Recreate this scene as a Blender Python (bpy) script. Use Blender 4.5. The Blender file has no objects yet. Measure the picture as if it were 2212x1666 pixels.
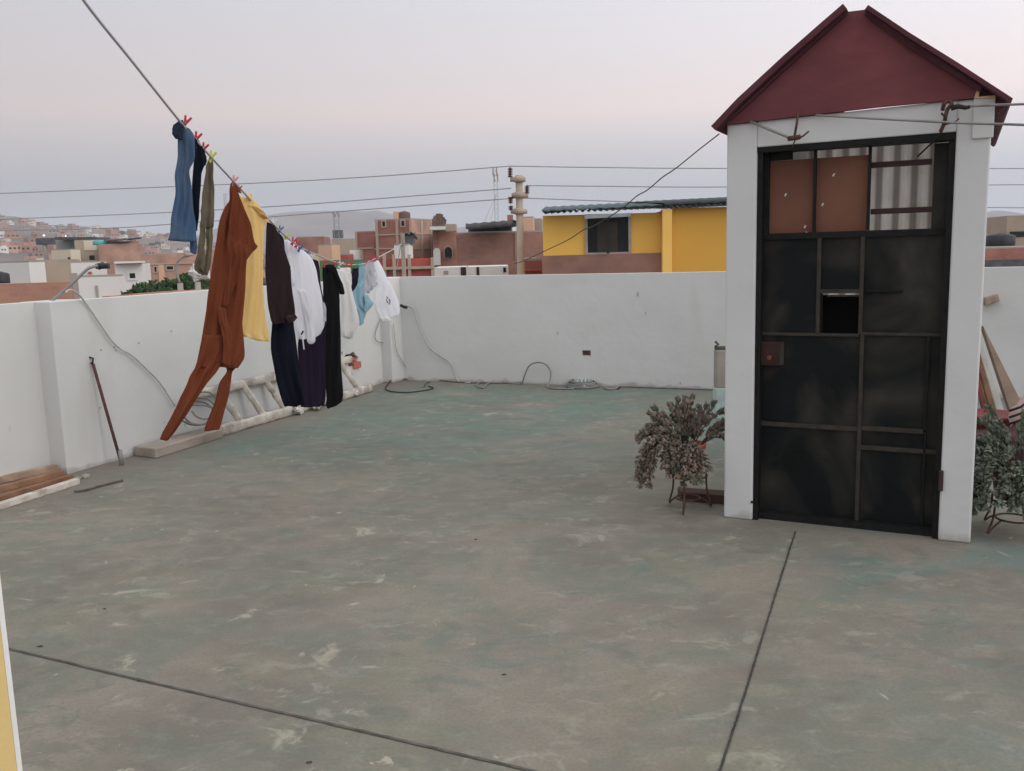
import bpy, math, random
from mathutils import Vector, Matrix, noise
R=math.radians
random.seed(7)
S=bpy.context.scene; COL=S.collection
# ------------------------------------------------------------------ camera
FPX=1940.0; CX,CY=1106.0,833.0; CAMH=1.65
PITCH=R(8.5); ROLL=R(1.52)
R0=Vector((1,0,0)); FW=Vector((0,math.cos(PITCH),-math.sin(PITCH))); U0=Vector((0,math.sin(PITCH),math.cos(PITCH)))
RT=(R0*math.cos(ROLL)-U0*math.sin(ROLL)); UP=(R0*math.sin(ROLL)+U0*math.cos(ROLL))
CAM=Vector((0,0,CAMH))
cd=bpy.data.cameras.new('camera'); cam=bpy.data.objects.new('camera',cd); COL.objects.link(cam)
cd.sensor_width=36; cd.lens=36*FPX/2212; cd.clip_start=.05; cd.clip_end=20000
m=Matrix(((RT.x,UP.x,-FW.x,0),(RT.y,UP.y,-FW.y,0),(RT.z,UP.z,-FW.z,CAMH),(0,0,0,1)))
cam.matrix_world=m; S.camera=cam
# ------------------------------------------------------------------ world: clear dusk sky with a pink belt
SUN_EL=R(6); SUN_AZ=R(116)     # afterglow low behind the camera, to the right
W=bpy.data.worlds.new('World'); S.world=W; W.use_nodes=True
nt=W.node_tree; nt.nodes.clear(); N=nt.nodes.new; L=nt.links.new
tc=N('ShaderNodeTexCoord'); sx=N('ShaderNodeSeparateXYZ'); L(tc.outputs['Generated'],sx.inputs[0])
rp=N('ShaderNodeValToRGB'); L(sx.outputs['Z'],rp.inputs[0])
stops=[(0.0,(.355,.375,.41)),(.035,(.375,.39,.425)),(.065,(.42,.43,.47)),(.105,(.57,.535,.56)),(.145,(.755,.645,.64)),(.19,(.735,.67,.68)),(.27,(.70,.70,.755)),(.5,(.80,.80,.83)),(1.0,(.88,.88,.90))]
el=rp.color_ramp.elements
el[0].position=0; el[0].color=(*stops[0][1],1); el[1].position=1; el[1].color=(*stops[-1][1],1)
for p,c in stops[1:-1]:
    e=el.new(p); e.color=(*c,1)
dt=N('ShaderNodeVectorMath'); dt.operation='DOT_PRODUCT'; L(tc.outputs['Generated'],dt.inputs[0]); dt.inputs[1].default_value=(math.sin(SUN_AZ),math.cos(SUN_AZ),0)
mr=N('ShaderNodeMapRange'); L(dt.outputs['Value'],mr.inputs[0])
mr.inputs[1].default_value=-1; mr.inputs[2].default_value=1; mr.inputs[3].default_value=.74; mr.inputs[4].default_value=1.85
ml=N('ShaderNodeVectorMath'); ml.operation='SCALE'; L(rp.outputs[0],ml.inputs[0]); L(mr.outputs[0],ml.inputs[3])
sk=N('ShaderNodeTexSky'); sk.sky_type='NISHITA'; sk.sun_disc=False; sk.sun_elevation=SUN_EL; sk.sun_rotation=SUN_AZ
b1=N('ShaderNodeBackground'); b1.inputs[1].default_value=1.0; L(ml.outputs[0],b1.inputs[0])
b2=N('ShaderNodeBackground'); b2.inputs[1].default_value=.01; L(sk.outputs[0],b2.inputs[0])
ad=N('ShaderNodeAddShader'); L(b1.outputs[0],ad.inputs[0]); L(b2.outputs[0],ad.inputs[1])
wo=N('ShaderNodeOutputWorld'); L(ad.outputs[0],wo.inputs[0])
# ------------------------------------------------------------------ weak glow of the sun that has just gone
sl=bpy.data.lights.new('sun','SUN'); so=bpy.data.objects.new('sun',sl); COL.objects.link(so)
sl.energy=.8; sl.angle=R(35); sl.color=(1,.93,.86)
sd=Vector((math.sin(SUN_AZ)*math.cos(R(28)),math.cos(SUN_AZ)*math.cos(R(28)),math.sin(R(28))))
so.rotation_euler=(-sd).to_track_quat('-Z','Y').to_euler()
S.view_settings.view_transform='Standard'; S.view_settings.look='None'; S.view_settings.gamma=1
S.view_settings.exposure=0.0
S.render.engine='CYCLES'
S.cycles.volume_step_rate=4; S.cycles.volume_max_steps=64; S.cycles.max_bounces=6; S.cycles.volume_bounces=2
# ------------------------------------------------------------------ projection helpers (a pixel of the photo -> a place in the world)
def ray(x,y): return (RT*((x-CX)/FPX)-UP*((y-CY)/FPX)+FW)
def ground(x,y,z=0.0):
    d=ray(x,y); return CAM+d*((z-CAMH)/d.z)
def hit(x,y,P,n):
    d=ray(x,y); return CAM+d*((P-CAM).dot(n)/d.dot(n))
def at(x,y,Y):
    d=ray(x,y); return CAM+d*(Y/d.y)
Z=Vector((0,0,1))
# ------------------------------------------------------------------ materials
MATS={}
def mat(name,col,rough=.85,var=.12,scale=3.0,bump=.15,bscale=40,metal=0.0,col2=None,thr=(.45,.6),stretch=None,trans=0.0,spec=.3):
    if name in MATS: return MATS[name]
    m_=bpy.data.materials.new(name); m_.use_nodes=True; t=m_.node_tree; n=t.nodes; l=t.links
    p=n['Principled BSDF']; p.inputs['Roughness'].default_value=rough; p.inputs['Metallic'].default_value=metal
    p.inputs['Specular IOR Level'].default_value=spec
    tc=n.new('ShaderNodeTexCoord'); mp=n.new('ShaderNodeMapping'); l.new(tc.outputs['Object'],mp.inputs[0])
    if stretch: mp.inputs['Scale'].default_value=stretch
    nz=n.new('ShaderNodeTexNoise'); nz.inputs['Scale'].default_value=scale; nz.inputs['Detail'].default_value=6; l.new(mp.outputs[0],nz.inputs['Vector'])
    r=n.new('ShaderNodeValToRGB'); l.new(nz.outputs['Fac'],r.inputs[0])
    r.color_ramp.elements[0].position=.3; r.color_ramp.elements[1].position=.7
    r.color_ramp.elements[0].color=(*[c*(1-var) for c in col],1); r.color_ramp.elements[1].color=(*[min(1,c*(1+var)) for c in col],1)
    out=r.outputs[0]
    if col2:
        n2=n.new('ShaderNodeTexNoise'); n2.inputs['Scale'].default_value=scale*.6; n2.inputs['Detail'].default_value=8; n2.inputs['Distortion'].default_value=.6; l.new(mp.outputs[0],n2.inputs['Vector'])
        r2=n.new('ShaderNodeValToRGB'); r2.color_ramp.elements[0].position=thr[0]; r2.color_ramp.elements[1].position=thr[1]; l.new(n2.outputs['Fac'],r2.inputs[0])
        mx=n.new('ShaderNodeMix'); mx.data_type='RGBA'; l.new(r2.outputs[0],mx.inputs[0]); l.new(out,mx.inputs[6]); mx.inputs[7].default_value=(*col2,1); out=mx.outputs[2]
    l.new(out,p.inputs['Base Color'])
    if bump:
        nb=n.new('ShaderNodeTexNoise'); nb.inputs['Scale'].default_value=bscale; nb.inputs['Detail'].default_value=4; l.new(mp.outputs[0],nb.inputs['Vector'])
        bp=n.new('ShaderNodeBump'); bp.inputs['Strength'].default_value=bump; bp.inputs['Distance'].default_value=.02; l.new(nb.outputs['Fac'],bp.inputs['Height']); l.new(bp.outputs[0],p.inputs['Normal'])
    if trans:
        tr=n.new('ShaderNodeBsdfTranslucent'); l.new(out,tr.inputs[0]); ms=n.new('ShaderNodeMixShader'); ms.inputs[0].default_value=trans
        l.new(p.outputs[0],ms.inputs[1]); l.new(tr.outputs[0],ms.inputs[2]); l.new(ms.outputs[0],n['Material Output'].inputs[0])
    MATS[name]=m_; return m_
def brick_mat(name,c1,c2,mortar,scale=1.0):
    if name in MATS: return MATS[name]
    m_=bpy.data.materials.new(name); m_.use_nodes=True; t=m_.node_tree; n=t.nodes; l=t.links
    p=n['Principled BSDF']; p.inputs['Roughness'].default_value=.95; p.inputs['Specular IOR Level'].default_value=.1
    tc=n.new('ShaderNodeTexCoord'); sp=n.new('ShaderNodeSeparateXYZ'); l.new(tc.outputs['Object'],sp.inputs[0])
    a=n.new('ShaderNodeMath'); a.operation='ADD'; l.new(sp.outputs[0],a.inputs[0]); l.new(sp.outputs[1],a.inputs[1])
    cb=n.new('ShaderNodeCombineXYZ'); l.new(a.outputs[0],cb.inputs[0]); l.new(sp.outputs[2],cb.inputs[1])
    b=n.new('ShaderNodeTexBrick'); b.inputs['Scale'].default_value=scale; b.inputs['Brick Width'].default_value=.27; b.inputs['Row Height'].default_value=.13; b.inputs['Mortar Size'].default_value=.012
    b.inputs['Color1'].default_value=(*c1,1); b.inputs['Color2'].default_value=(*c2,1); b.inputs['Mortar'].default_value=(*mortar,1); l.new(cb.outputs[0],b.inputs['Vector'])
    nz=n.new('ShaderNodeTexNoise'); nz.inputs['Scale'].default_value=.7; nz.inputs['Detail'].default_value=6; l.new(tc.outputs['Object'],nz.inputs['Vector'])
    r=n.new('ShaderNodeValToRGB'); r.color_ramp.elements[0].color=(.75,.75,.78,1); r.color_ramp.elements[1].color=(1.15,1.1,1.1,1); r.color_ramp.elements[0].position=.35; r.color_ramp.elements[1].position=.65; l.new(nz.outputs['Fac'],r.inputs[0])
    mx=n.new('ShaderNodeMix'); mx.data_type='RGBA'; mx.blend_type='MULTIPLY'; mx.inputs[0].default_value=1; l.new(b.outputs['Color'],mx.inputs[6]); l.new(r.outputs[0],mx.inputs[7])
    l.new(mx.outputs[2],p.inputs['Base Color']); MATS[name]=m_; return m_

def floor_material():
    m_=bpy.data.materials.new('worn_painted_concrete'); m_.use_nodes=True; t=m_.node_tree; n=t.nodes; l=t.links
    p=n['Principled BSDF']; p.inputs['Specular IOR Level'].default_value=.25
    tc=n.new('ShaderNodeTexCoord')
    def mp(scale,rot=0.0,loc=(0,0,0)):
        k=n.new('ShaderNodeMapping'); k.inputs['Scale'].default_value=scale; k.inputs['Rotation'].default_value=(0,0,rot); k.inputs['Location'].default_value=loc; l.new(tc.outputs['Object'],k.inputs[0]); return k.outputs[0]
    def nz(v,s,d=6,dist=0.0,ro=.55):
        k=n.new('ShaderNodeTexNoise'); k.inputs['Scale'].default_value=s; k.inputs['Detail'].default_value=d; k.inputs['Distortion'].default_value=dist; k.inputs['Roughness'].default_value=ro; l.new(v,k.inputs['Vector']); return k.outputs['Fac']
    def ramp(f,a,b,hi=1.0):
        k=n.new('ShaderNodeMapRange'); k.interpolation_type='SMOOTHSTEP'; l.new(f,k.inputs[0]); k.inputs[1].default_value=a; k.inputs[2].default_value=b; k.inputs[4].default_value=hi; return k.outputs[0]
    def mix(f,a,b):
        k=n.new('ShaderNodeMix'); k.data_type='RGBA'
        if isinstance(f,float): k.inputs[0].default_value=f
        else: l.new(f,k.inputs[0])
        for i,c in ((6,a),(7,b)):
            if isinstance(c,tuple): k.inputs[i].default_value=(*c,1)
            else: l.new(c,k.inputs[i])
        return k.outputs[2]
    def mul(a,b):
        k=n.new('ShaderNodeMath'); k.operation='MULTIPLY'; l.new(a,k.inputs[0]); 
        if isinstance(b,float): k.inputs[1].default_value=b
        else: l.new(b,k.inputs[1])
        return k.outputs[0]
    base=mix(ramp(nz(mp((1,1,1),.4),.9,8,.4),.35,.65),(.200,.183,.155),(.282,.256,.216))
    # worn green paint: large blotches broken up by small ones
    g=mul(ramp(nz(mp((1,1.5,1),.5,(3,1,0)),.62,9,.9,.68),.46,.54,1.0),ramp(nz(mp((1,1.2,1),.1,(1,6,0)),2.4,6,.8,.65),.30,.62))
    c=mix(mul(g,.7),base,(.182,.210,.172))
    c=mix(ramp(nz(mp((1,1.5,1),.2,(9,4,0)),1.3,7,1.0,.6),.52,.66,.42),c,(.285,.262,.190))
    c=mix(ramp(nz(mp((1,1.3,1),1.2,(5,12,0)),1.5,6,.6,.6),.56,.70,.32),c,(.285,.22,.185))
    sp=n.new('ShaderNodeSeparateXYZ'); l.new(tc.outputs['Object'],sp.inputs[0])
    # surviving green towards the far end and on the slab before the door
    far=ramp(sp.outputs[1],6.0,8.6,1.0)
    c=mix(mul(mul(far,ramp(nz(mp((1,1.5,1),.15,(2,2,0)),.9,6,.7),.34,.54)),.85),c,(.155,.220,.185))
    c=mix(mul(mul(far,ramp(nz(mp((1,1.6,1),.1,(6,2,0)),1.1,7,.8,.6),.53,.66)),.6),c,(.125,.255,.218))
    dr=mul(ramp(sp.outputs[0],1.15,1.9),ramp(nz(mp((1,1.8,1),.3,(7,7,0)),1.1,7,1.4,.6),.47,.60))
    c=mix(mul(dr,.65),c,(.150,.235,.212))
    c=mix(ramp(nz(mp((1,1.4,1),.3,(17,7,0)),1.6,7,1.2,.6),.60,.70,.5),c,(.13,.20,.178))
    # brown dust gathered at the foot of the walls and greasy dark stains
    c=mix(ramp(nz(mp((1,1.6,1),-.5,(1,8,0)),1.8,8,.6,.6),.54,.74,.55),c,(.135,.125,.11))
    c=mix(ramp(nz(mp((1,1,1),.9,(21,8,0)),3.2,6,.9,.6),.50,.72,.4),c,(.30,.285,.245))
    c=mix(ramp(nz(mp((1,1.5,1),.2),6,7,.6,.7),.45,.78,.4),c,(.38,.37,.325))
    c=mix(ramp(nz(mp((1,1,1)),70,4),.35,.75,.3),c,(.12,.115,.10))
    c=mix(mul(ramp(nz(mp((1,1.5,1),.4,(31,5,0)),4.5,8,.5,.72),.55,.63),ramp(nz(mp((1,1,1),0,(3,33,0)),1.0,4),.42,.58,.5)),c,(.37,.36,.30))
    c=mix(mul(ramp(nz(mp((1,1.3,1),.8,(41,5,0)),3.8,8,.5,.75),.54,.60),ramp(nz(mp((1,1,1),0,(13,3,0)),1.2,4),.45,.6,.5)),c,(.15,.165,.14))
    # chipped, whitish scuffs in loose groups
    sc=mul(ramp(nz(mp((1,1.4,1),.9,(4,2,0)),3.0,5,.7,.62),.60,.69),ramp(nz(mp((1,1,1),0,(8,3,0)),.8,4),.48,.60))
    c=mix(mul(sc,.65),c,(.46,.44,.36))
    sc2=mul(ramp(nz(mp((1.6,1.0,1),-.35,(14,2,0)),6.0,5,.6,.62),.635,.71),ramp(nz(mp((1,1,1),0,(1,13,0)),1.0,4),.50,.60))
    c=mix(mul(sc2,.7),c,(.52,.49,.40))
    # dirt lying along the two parapets
    def wallband(P,nrm,w_):
        d=n.new('ShaderNodeVectorMath'); d.operation='DOT_PRODUCT'; l.new(tc.outputs['Object'],d.inputs[0]); d.inputs[1].default_value=nrm
        k=n.new('ShaderNodeMath'); k.operation='ADD'; l.new(d.outputs['Value'],k.inputs[0]); k.inputs[1].default_value=-P.dot(Vector(nrm))
        k2=n.new('ShaderNodeMath'); k2.operation='MULTIPLY_ADD'; l.new(nz(mp((1,1,1),.2,(3,3,0)),1.6,6,.5),k2.inputs[0]); k2.inputs[1].default_value=-w_*1.3; l.new(k.outputs[0],k2.inputs[2])
        q=n.new('ShaderNodeMapRange'); q.interpolation_type='SMOOTHSTEP'; l.new(k2.outputs[0],q.inputs[0]); q.inputs[1].default_value=w_*.35; q.inputs[2].default_value=-w_*.6; q.inputs[4].default_value=.75; return q.outputs[0]
    c=mix(wallband(C0,tuple(db),.8),c,(.235,.205,.178))
    c=mix(wallband(C0,tuple(-dl),.35),c,(.225,.20,.175))
    k_=n.new('ShaderNodeMix'); k_.data_type='RGBA'; k_.blend_type='MULTIPLY'; k_.inputs[0].default_value=1; l.new(c,k_.inputs[6]); k_.inputs[7].default_value=(.86,.85,.83,1); c=k_.outputs[2]
    l.new(c,p.inputs['Base Color'])
    rr=n.new('ShaderNodeMapRange'); l.new(nz(mp((1,1,1)),3,5),rr.inputs[0]); rr.inputs[3].default_value=.6; rr.inputs[4].default_value=.95; l.new(rr.outputs[0],p.inputs['Roughness'])
    b=n.new('ShaderNodeBump'); b.inputs['Strength'].default_value=.25; b.inputs['Distance'].default_value=.01; l.new(nz(mp((1,1,1)),22,8,0,.7),b.inputs['Height']); l.new(b.outputs[0],p.inputs['Normal'])
    return m_

def plaster_material(name,base=(.64,.645,.63),dirt=(.50,.49,.455)):
    m_=bpy.data.materials.new(name); m_.use_nodes=True; t=m_.node_tree; n=t.nodes; l=t.links
    p=n['Principled BSDF']; p.inputs['Roughness'].default_value=.9; p.inputs['Specular IOR Level'].default_value=.15
    tc=n.new('ShaderNodeTexCoord')
    def nz(s,sc=(1,1,1),d=6,loc=(0,0,0)):
        k=n.new('ShaderNodeMapping'); k.inputs['Scale'].default_value=sc; k.inputs['Location'].default_value=loc; l.new(tc.outputs['Object'],k.inputs[0])
        q=n.new('ShaderNodeTexNoise'); q.inputs['Scale'].default_value=s; q.inputs['Detail'].default_value=d; l.new(k.outputs[0],q.inputs['Vector']); return q.outputs['Fac']
    def rm(f,a,b,hi):
        k=n.new('ShaderNodeMapRange'); k.interpolation_type='SMOOTHSTEP'; l.new(f,k.inputs[0]); k.inputs[1].default_value=a; k.inputs[2].default_value=b; k.inputs[4].default_value=hi; return k.outputs[0]
    def mix(f,a,b):
        k=n.new('ShaderNodeMix'); k.data_type='RGBA'; l.new(f,k.inputs[0])
        for i,c in ((6,a),(7,b)):
            if isinstance(c,tuple): k.inputs[i].default_value=(*c,1)
            else: l.new(c,k.inputs[i])
        return k.outputs[2]
    c=mix(rm(nz(1.2),.35,.7,.8),base,tuple(x*.93 for x in base))
    c=mix(rm(nz(2.5,(1,1,.25),7,(3,3,3)),.55,.8,.35),c,dirt)
    c=mix(rm(nz(14,(1,1,1),5,(5,1,1)),.68,.78,.45),c,dirt)
    # splash-back dirt right above the floor, with a ragged upper edge
    sp=n.new('ShaderNodeSeparateXYZ'); l.new(tc.outputs['Object'],sp.inputs[0])
    a=n.new('ShaderNodeMath'); a.operation='MULTIPLY_ADD'; l.new(nz(6),a.inputs[0]); a.inputs[1].default_value=-.18; l.new(sp.outputs[2],a.inputs[2])
    k=n.new('ShaderNodeMapRange'); k.interpolation_type='SMOOTHSTEP'; l.new(a.outputs[0],k.inputs[0]); k.inputs[1].default_value=-.04; k.inputs[2].default_value=-.09; k.inputs[4].default_value=.6
    c=mix(k.outputs[0],c,(.33,.29,.25))
    l.new(c,p.inputs['Base Color'])
    b=n.new('ShaderNodeBump'); b.inputs['Strength'].default_value=.2; b.inputs['Distance'].default_value=.008; l.new(nz(18,(1,1,1),8),b.inputs['Height'])
    b2=n.new('ShaderNodeBump'); b2.inputs['Strength'].default_value=.25; b2.inputs['Distance'].default_value=.05; l.new(nz(2.2,(1,1,1),3),b2.inputs['Height']); l.new(b2.outputs[0],b.inputs['Normal'])
    l.new(b.outputs[0],p.inputs['Normal']); return m_
# ------------------------------------------------------------------ mesh helpers
class MB:
    def __init__(s): s.v=[]; s.f=[]
    def add(s,vs,fs):
        k=len(s.v); s.v+= [Vector(v) for v in vs]; s.f+=[tuple(i+k for i in f) for f in fs]; return s
    def box(s,O,a,b,c):        # corner O and three edge vectors
        O=Vector(O); vs=[O,O+a,O+a+b,O+b,O+c,O+a+c,O+a+b+c,O+b+c]
        return s.add(vs,[(0,3,2,1),(4,5,6,7),(0,1,5,4),(1,2,6,5),(2,3,7,6),(3,0,4,7)])
    def aabb(s,x0,x1,y0,y1,z0,z1): return s.box((x0,y0,z0),Vector((x1-x0,0,0)),Vector((0,y1-y0,0)),Vector((0,0,z1-z0)))
    def tube(s,pts,r,n=8,cap=True,r2=None):
        pts=[Vector(p) for p in pts]; k=len(s.v); m=len(pts); prev=None
        for i,p in enumerate(pts):
            t=(pts[min(i+1,m-1)]-pts[max(i-1,0)])
            if t.length<1e-9: t=Vector((0,0,1))
            t.normalize()
            if prev is None:
                a=t.orthogonal().normalized()
            else:
                a=prev-t*prev.dot(t)
                a=a.normalized() if a.length>1e-6 else t.orthogonal().normalized()
            prev=a; b=t.cross(a); rr=r if r2 is None else r+(r2-r)*i/(m-1)
            for j in range(n):
                th=2*math.pi*j/n; s.v.append(p+(a*math.cos(th)+b*math.sin(th))*rr)
        for i in range(m-1):
            for j in range(n):
                s.f.append((k+i*n+j,k+i*n+(j+1)%n,k+(i+1)*n+(j+1)%n,k+(i+1)*n+j))
        if cap:
            s.f.append(tuple(k+j for j in range(n))[::-1]); s.f.append(tuple(k+(m-1)*n+j for j in range(n)))
        return s
    def prism(s,poly,ext):     # poly: list of points, extruded by vector ext
        n=len(poly); vs=[Vector(p) for p in poly]+[Vector(p)+ext for p in poly]
        return s.add(vs,[tuple(range(n))[::-1],tuple(range(n,2*n))]+[(i,(i+1)%n,n+(i+1)%n,n+i) for i in range(n)])
    def lathe(s,c,prof,n=16):
        k=len(s.v)
        for r,z in prof:
            for j in range(n):
                th=2*math.pi*j/n; s.v.append(Vector(c)+Vector((r*math.cos(th),r*math.sin(th),z)))
        for i in range(len(prof)-1):
            for j in range(n): s.f.append((k+i*n+j,k+i*n+(j+1)%n,k+(i+1)*n+(j+1)%n,k+(i+1)*n+j))
        s.f.append(tuple(k+j for j in range(n))[::-1]); s.f.append(tuple(k+(len(prof)-1)*n+j for j in range(n)))
        return s
ORG={}
def thing(name,label,cat,loc,group=None):
    o=bpy.data.objects.new(name,None); COL.objects.link(o); o.location=loc; o.empty_display_size=.2
    o['label']=label; o['category']=cat
    if group: o['group']=group
    ORG[o]=Vector(loc); return o
def obj(name,mb,m_,parent=None,smooth=False,bevel=0,loc=None):
    if parent is not None: o0=ORG[parent]
    elif loc is not None: o0=Vector(loc)
    else:
        n=len(mb.v); o0=Vector((sum(v.x for v in mb.v)/n,sum(v.y for v in mb.v)/n,min(v.z for v in mb.v)))
    me=bpy.data.meshes.new(name); me.from_pydata([tuple(v-o0) for v in mb.v],[],mb.f); me.update()
    if isinstance(m_,(list,tuple)):
        for q in m_: me.materials.append(q)
    else: me.materials.append(m_)
    if smooth:
        for p in me.polygons: p.use_smooth=True
    o=bpy.data.objects.new(name,me); COL.objects.link(o); ORG[o]=o0
    if parent is not None: o.parent=parent
    else: o.location=o0
    if bevel:
        b=o.modifiers.new('bevel','BEVEL'); b.width=bevel; b.segments=2; b.limit_method='ANGLE'
    return o
def tag(o,label,cat,group=None):
    o['label']=label; o['category']=cat
    if group: o['group']=group
    return o
def struct(o): o['kind']='structure'; return o
def smoothpath(pts,n=6):
    pts=[Vector(p) for p in pts]; out=[]
    for i in range(len(pts)-1):
        p0=pts[max(i-1,0)]; p1=pts[i]; p2=pts[i+1]; p3=pts[min(i+2,len(pts)-1)]
        for k in range(n):
            t=k/n; out.append(.5*((2*p1)+(p2-p0)*t+(2*p0-5*p1+4*p2-p3)*t*t+(3*p1-p0-3*p2+p3)*t**3))
    out.append(pts[-1]); return out
def horizon(x): return 523+.0265*(1873-x)
# ------------------------------------------------------------------ colours
M_white=plaster_material('white_plaster')
M_white2=plaster_material('white_plaster_stair',(.615,.62,.62),(.46,.44,.41))
M_joint=mat('dark_joint',(.05,.047,.042),.95,.4,12)
M_conc=mat('concrete',(.36,.33,.29),.95,.2,4)
M_wood=mat('old_wood',(.30,.25,.21),.9,.3,3,.3,30,stretch=(1,1,1),col2=(.42,.38,.33))
M_rustwood=mat('reddish_wood',(.24,.13,.08),.85,.35,5,.3,30,col2=(.20,.10,.06))
M_palewood=mat('cement_stained_wood',(.54,.50,.44),.95,.25,9,.5,35,col2=(.33,.29,.25),thr=(.5,.62))
M_rust=mat('rusty_iron',(.10,.05,.04),.8,.4,25,.2,60)
M_steel=mat('grey_steel',(.30,.29,.28),.6,.2,10,.05,60,metal=.3)
M_cable=mat('grey_cable',(.22,.22,.21),.6,.15,10,0)
M_pale_cable=mat('pale_cable',(.46,.46,.445),.6,.1,10,0)
M_black=mat('black_rubber',(.02,.02,.022),.6,.2,10,0)
# ================================================================== FLOOR AND WALLS
C0=ground(880,821)                                   # inner corner of the two parapets
dl=ray(1873,523); dl.z=0; dl.normalize()             # direction of left parapet, away from the camera
db=Vector((dl.y,-dl.x,0))                            # direction of back parapet, to the right
WALLH=at(889,598,C0.y).z
TH=.15
# left parapet plane passes through base point (560,905)
PL=ground(560,905)
C0=C0+ (-db)*((C0-PL).dot(db))                       # put the corner on that plane
def lw(x,y,off=0.0): return hit(x,y,PL+db*off,db)    # point on left wall's face
def bw(x,y,off=0.0): return hit(x,y,C0-dl*off,dl)    # point on back wall's face
M_floor=floor_material()
fl=MB(); E=16
q=[C0-db*.33+dl*.16,C0+db*14+dl*.16,C0+db*14-dl*16,C0-db*.33-dl*16]
fl.prism([Vector((p.x,p.y,-.25)) for p in q],Vector((0,0,.25)))
struct(obj('floor',fl,M_floor,loc=(0,0,0)))
def strip(name,pts,w,jit=0.0,h=.004,m_=M_joint,seed=0):
    rnd=random.Random(seed); mb=MB(); P=[ground(*p) for p in pts]; Q=[]
    for i in range(len(P)-1):
        n=40
        for k in range(n): Q.append(P[i].lerp(P[i+1],k/n))
    Q.append(P[-1]); vs=[];fs=[]
    for i,p in enumerate(Q):
        t=(Q[min(i+1,len(Q)-1)]-Q[max(i-1,0)]).normalized(); nn=Vector((-t.y,t.x,0))
        a=w*(.5+jit*(rnd.random()-.3)); b=w*(.5+jit*(rnd.random()-.3)); j=jit*w*1.2*noise.noise(Vector((i*.08,seed,0)))
        vs+= [p+nn*(a+j)+Z*h, p-nn*(b-j)+Z*h]
        if i: fs.append((2*i-2,2*i-1,2*i+1,2*i))
    mb.add(vs,fs); return struct(obj(name,mb,m_))
strip('floor_joint',[(1718,1150),(1690,1238),(1640,1400),(1600,1530),(1552,1675),(1500,1830)],.008,.25,seed=1)
strip('floor_joint',[(-60,1383),(25,1404),(310,1472),(700,1562),(1160,1670),(1500,1750)],.012,.15,m_=mat('brown_joint',(.10,.09,.08),.95,.4,12),seed=2)

# left parapet
tl=thing('parapet_wall','white plastered parapet along the left side with pilasters behind the laundry','parapet wall',C0-dl*4)
A=C0-dl*16
LWH=WALLH
# hole knocked in the wall (by the dark clothes): built as segments round the opening
h0=(lw(737,760)-C0).dot(dl); h1=(lw(778,800)-C0).dot(dl)
hz0=lw(755,800).z; hz1=lw(755,757).z
w=MB()
def seg(s0,s1,z0,z1,mb,t0=-TH,t1=0.0):
    O=C0+dl*s0+db*t0; O.z=z0; mb.box(O,dl*(s1-s0),db*(t1-t0),Z*(z1-z0))
sa=(lw(145,1028)-C0).dot(dl); sb=(lw(225,1004)-C0).dot(dl)
seg(-16,sa,0,LWH,w,-.16-TH,-.16); seg(sa,h0,0,LWH,w); seg(h1,TH,0,LWH,w); seg(h0,h1,0,hz0,w); seg(h0,h1,hz1,LWH,w)
obj('wall',w,M_white,tl)
pw=MB()
sA=(lw(145,1023)-C0).dot(dl)
def pil(s0,s1,out,name='pilaster'):
    p=MB(); seg(s0,s1,-.001,LWH+.004,p,-.02,out); return obj(name,p,M_white,tl,bevel=.012)
p_=MB(); seg(sa-.002,sb,-.001,LWH+.003,p_,-.31-.002,.006); obj('pilaster',p_,M_white,tl,bevel=.006)
pil(-.30,.02,.15)
# brick course on the wall's outer edge
bc=MB(); s0=(lw(270,641)-C0).dot(dl); s1=(lw(600,620)-C0).dot(dl)
for i in range(int((s1-s0)/.24)):
    a=s0+i*.24; O=C0+dl*a+db*(-TH-.10); O.z=LWH-.10; bc.box(O,dl*.225,db*.10,Z*(.105+.006*math.sin(i*7)))
M_brickred=brick_mat('red_brick',(.42,.20,.14),(.36,.17,.12),(.36,.31,.27))
obj('brick_course',bc,mat('brick_dull',(.40,.20,.15),.95,.25,8),tl)
# ragged hole: broken bricks, black backing painted for the shade inside
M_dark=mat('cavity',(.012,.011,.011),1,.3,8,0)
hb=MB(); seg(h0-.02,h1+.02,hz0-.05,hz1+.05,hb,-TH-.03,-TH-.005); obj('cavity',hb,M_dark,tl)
hr=MB()
cz=(hz0+hz1)/2; sm=(h0+h1)/2
seg(sm+.02,h1-.01,hz0+.005,hz0+.085,hr,-.11,.03); seg(h0+.02,sm-.05,hz0+.06,hz0+.13,hr,-.12,-.03)
seg(sm+.0,h1-.03,hz0+.095,hz0+.15,hr,-.13,-.02)
obj('broken_brick',hr,mat('bright_brick',(.42,.14,.11),.9,.3,12,.3),tl,bevel=.008)
rag=MB(); rr=random.Random(4)
for k in range(30):
    t=k/30*2*math.pi; s=sm+math.cos(t)*(h1-h0)/2*1.04; z=cz+math.sin(t)*(hz1-hz0)/2*1.04
    O=C0+dl*s; O.z=z; r=.03+.03*rr.random()
    vs=[O+(dl*math.cos(a)+Z*math.sin(a))*r*(.7+.6*rr.random())-db*.06 for a in [i*math.pi/3 for i in range(6)]]
    rag.prism(vs,db*(.062+.006*rr.random()))
obj('broken_edge',rag,M_white,tl)

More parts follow.
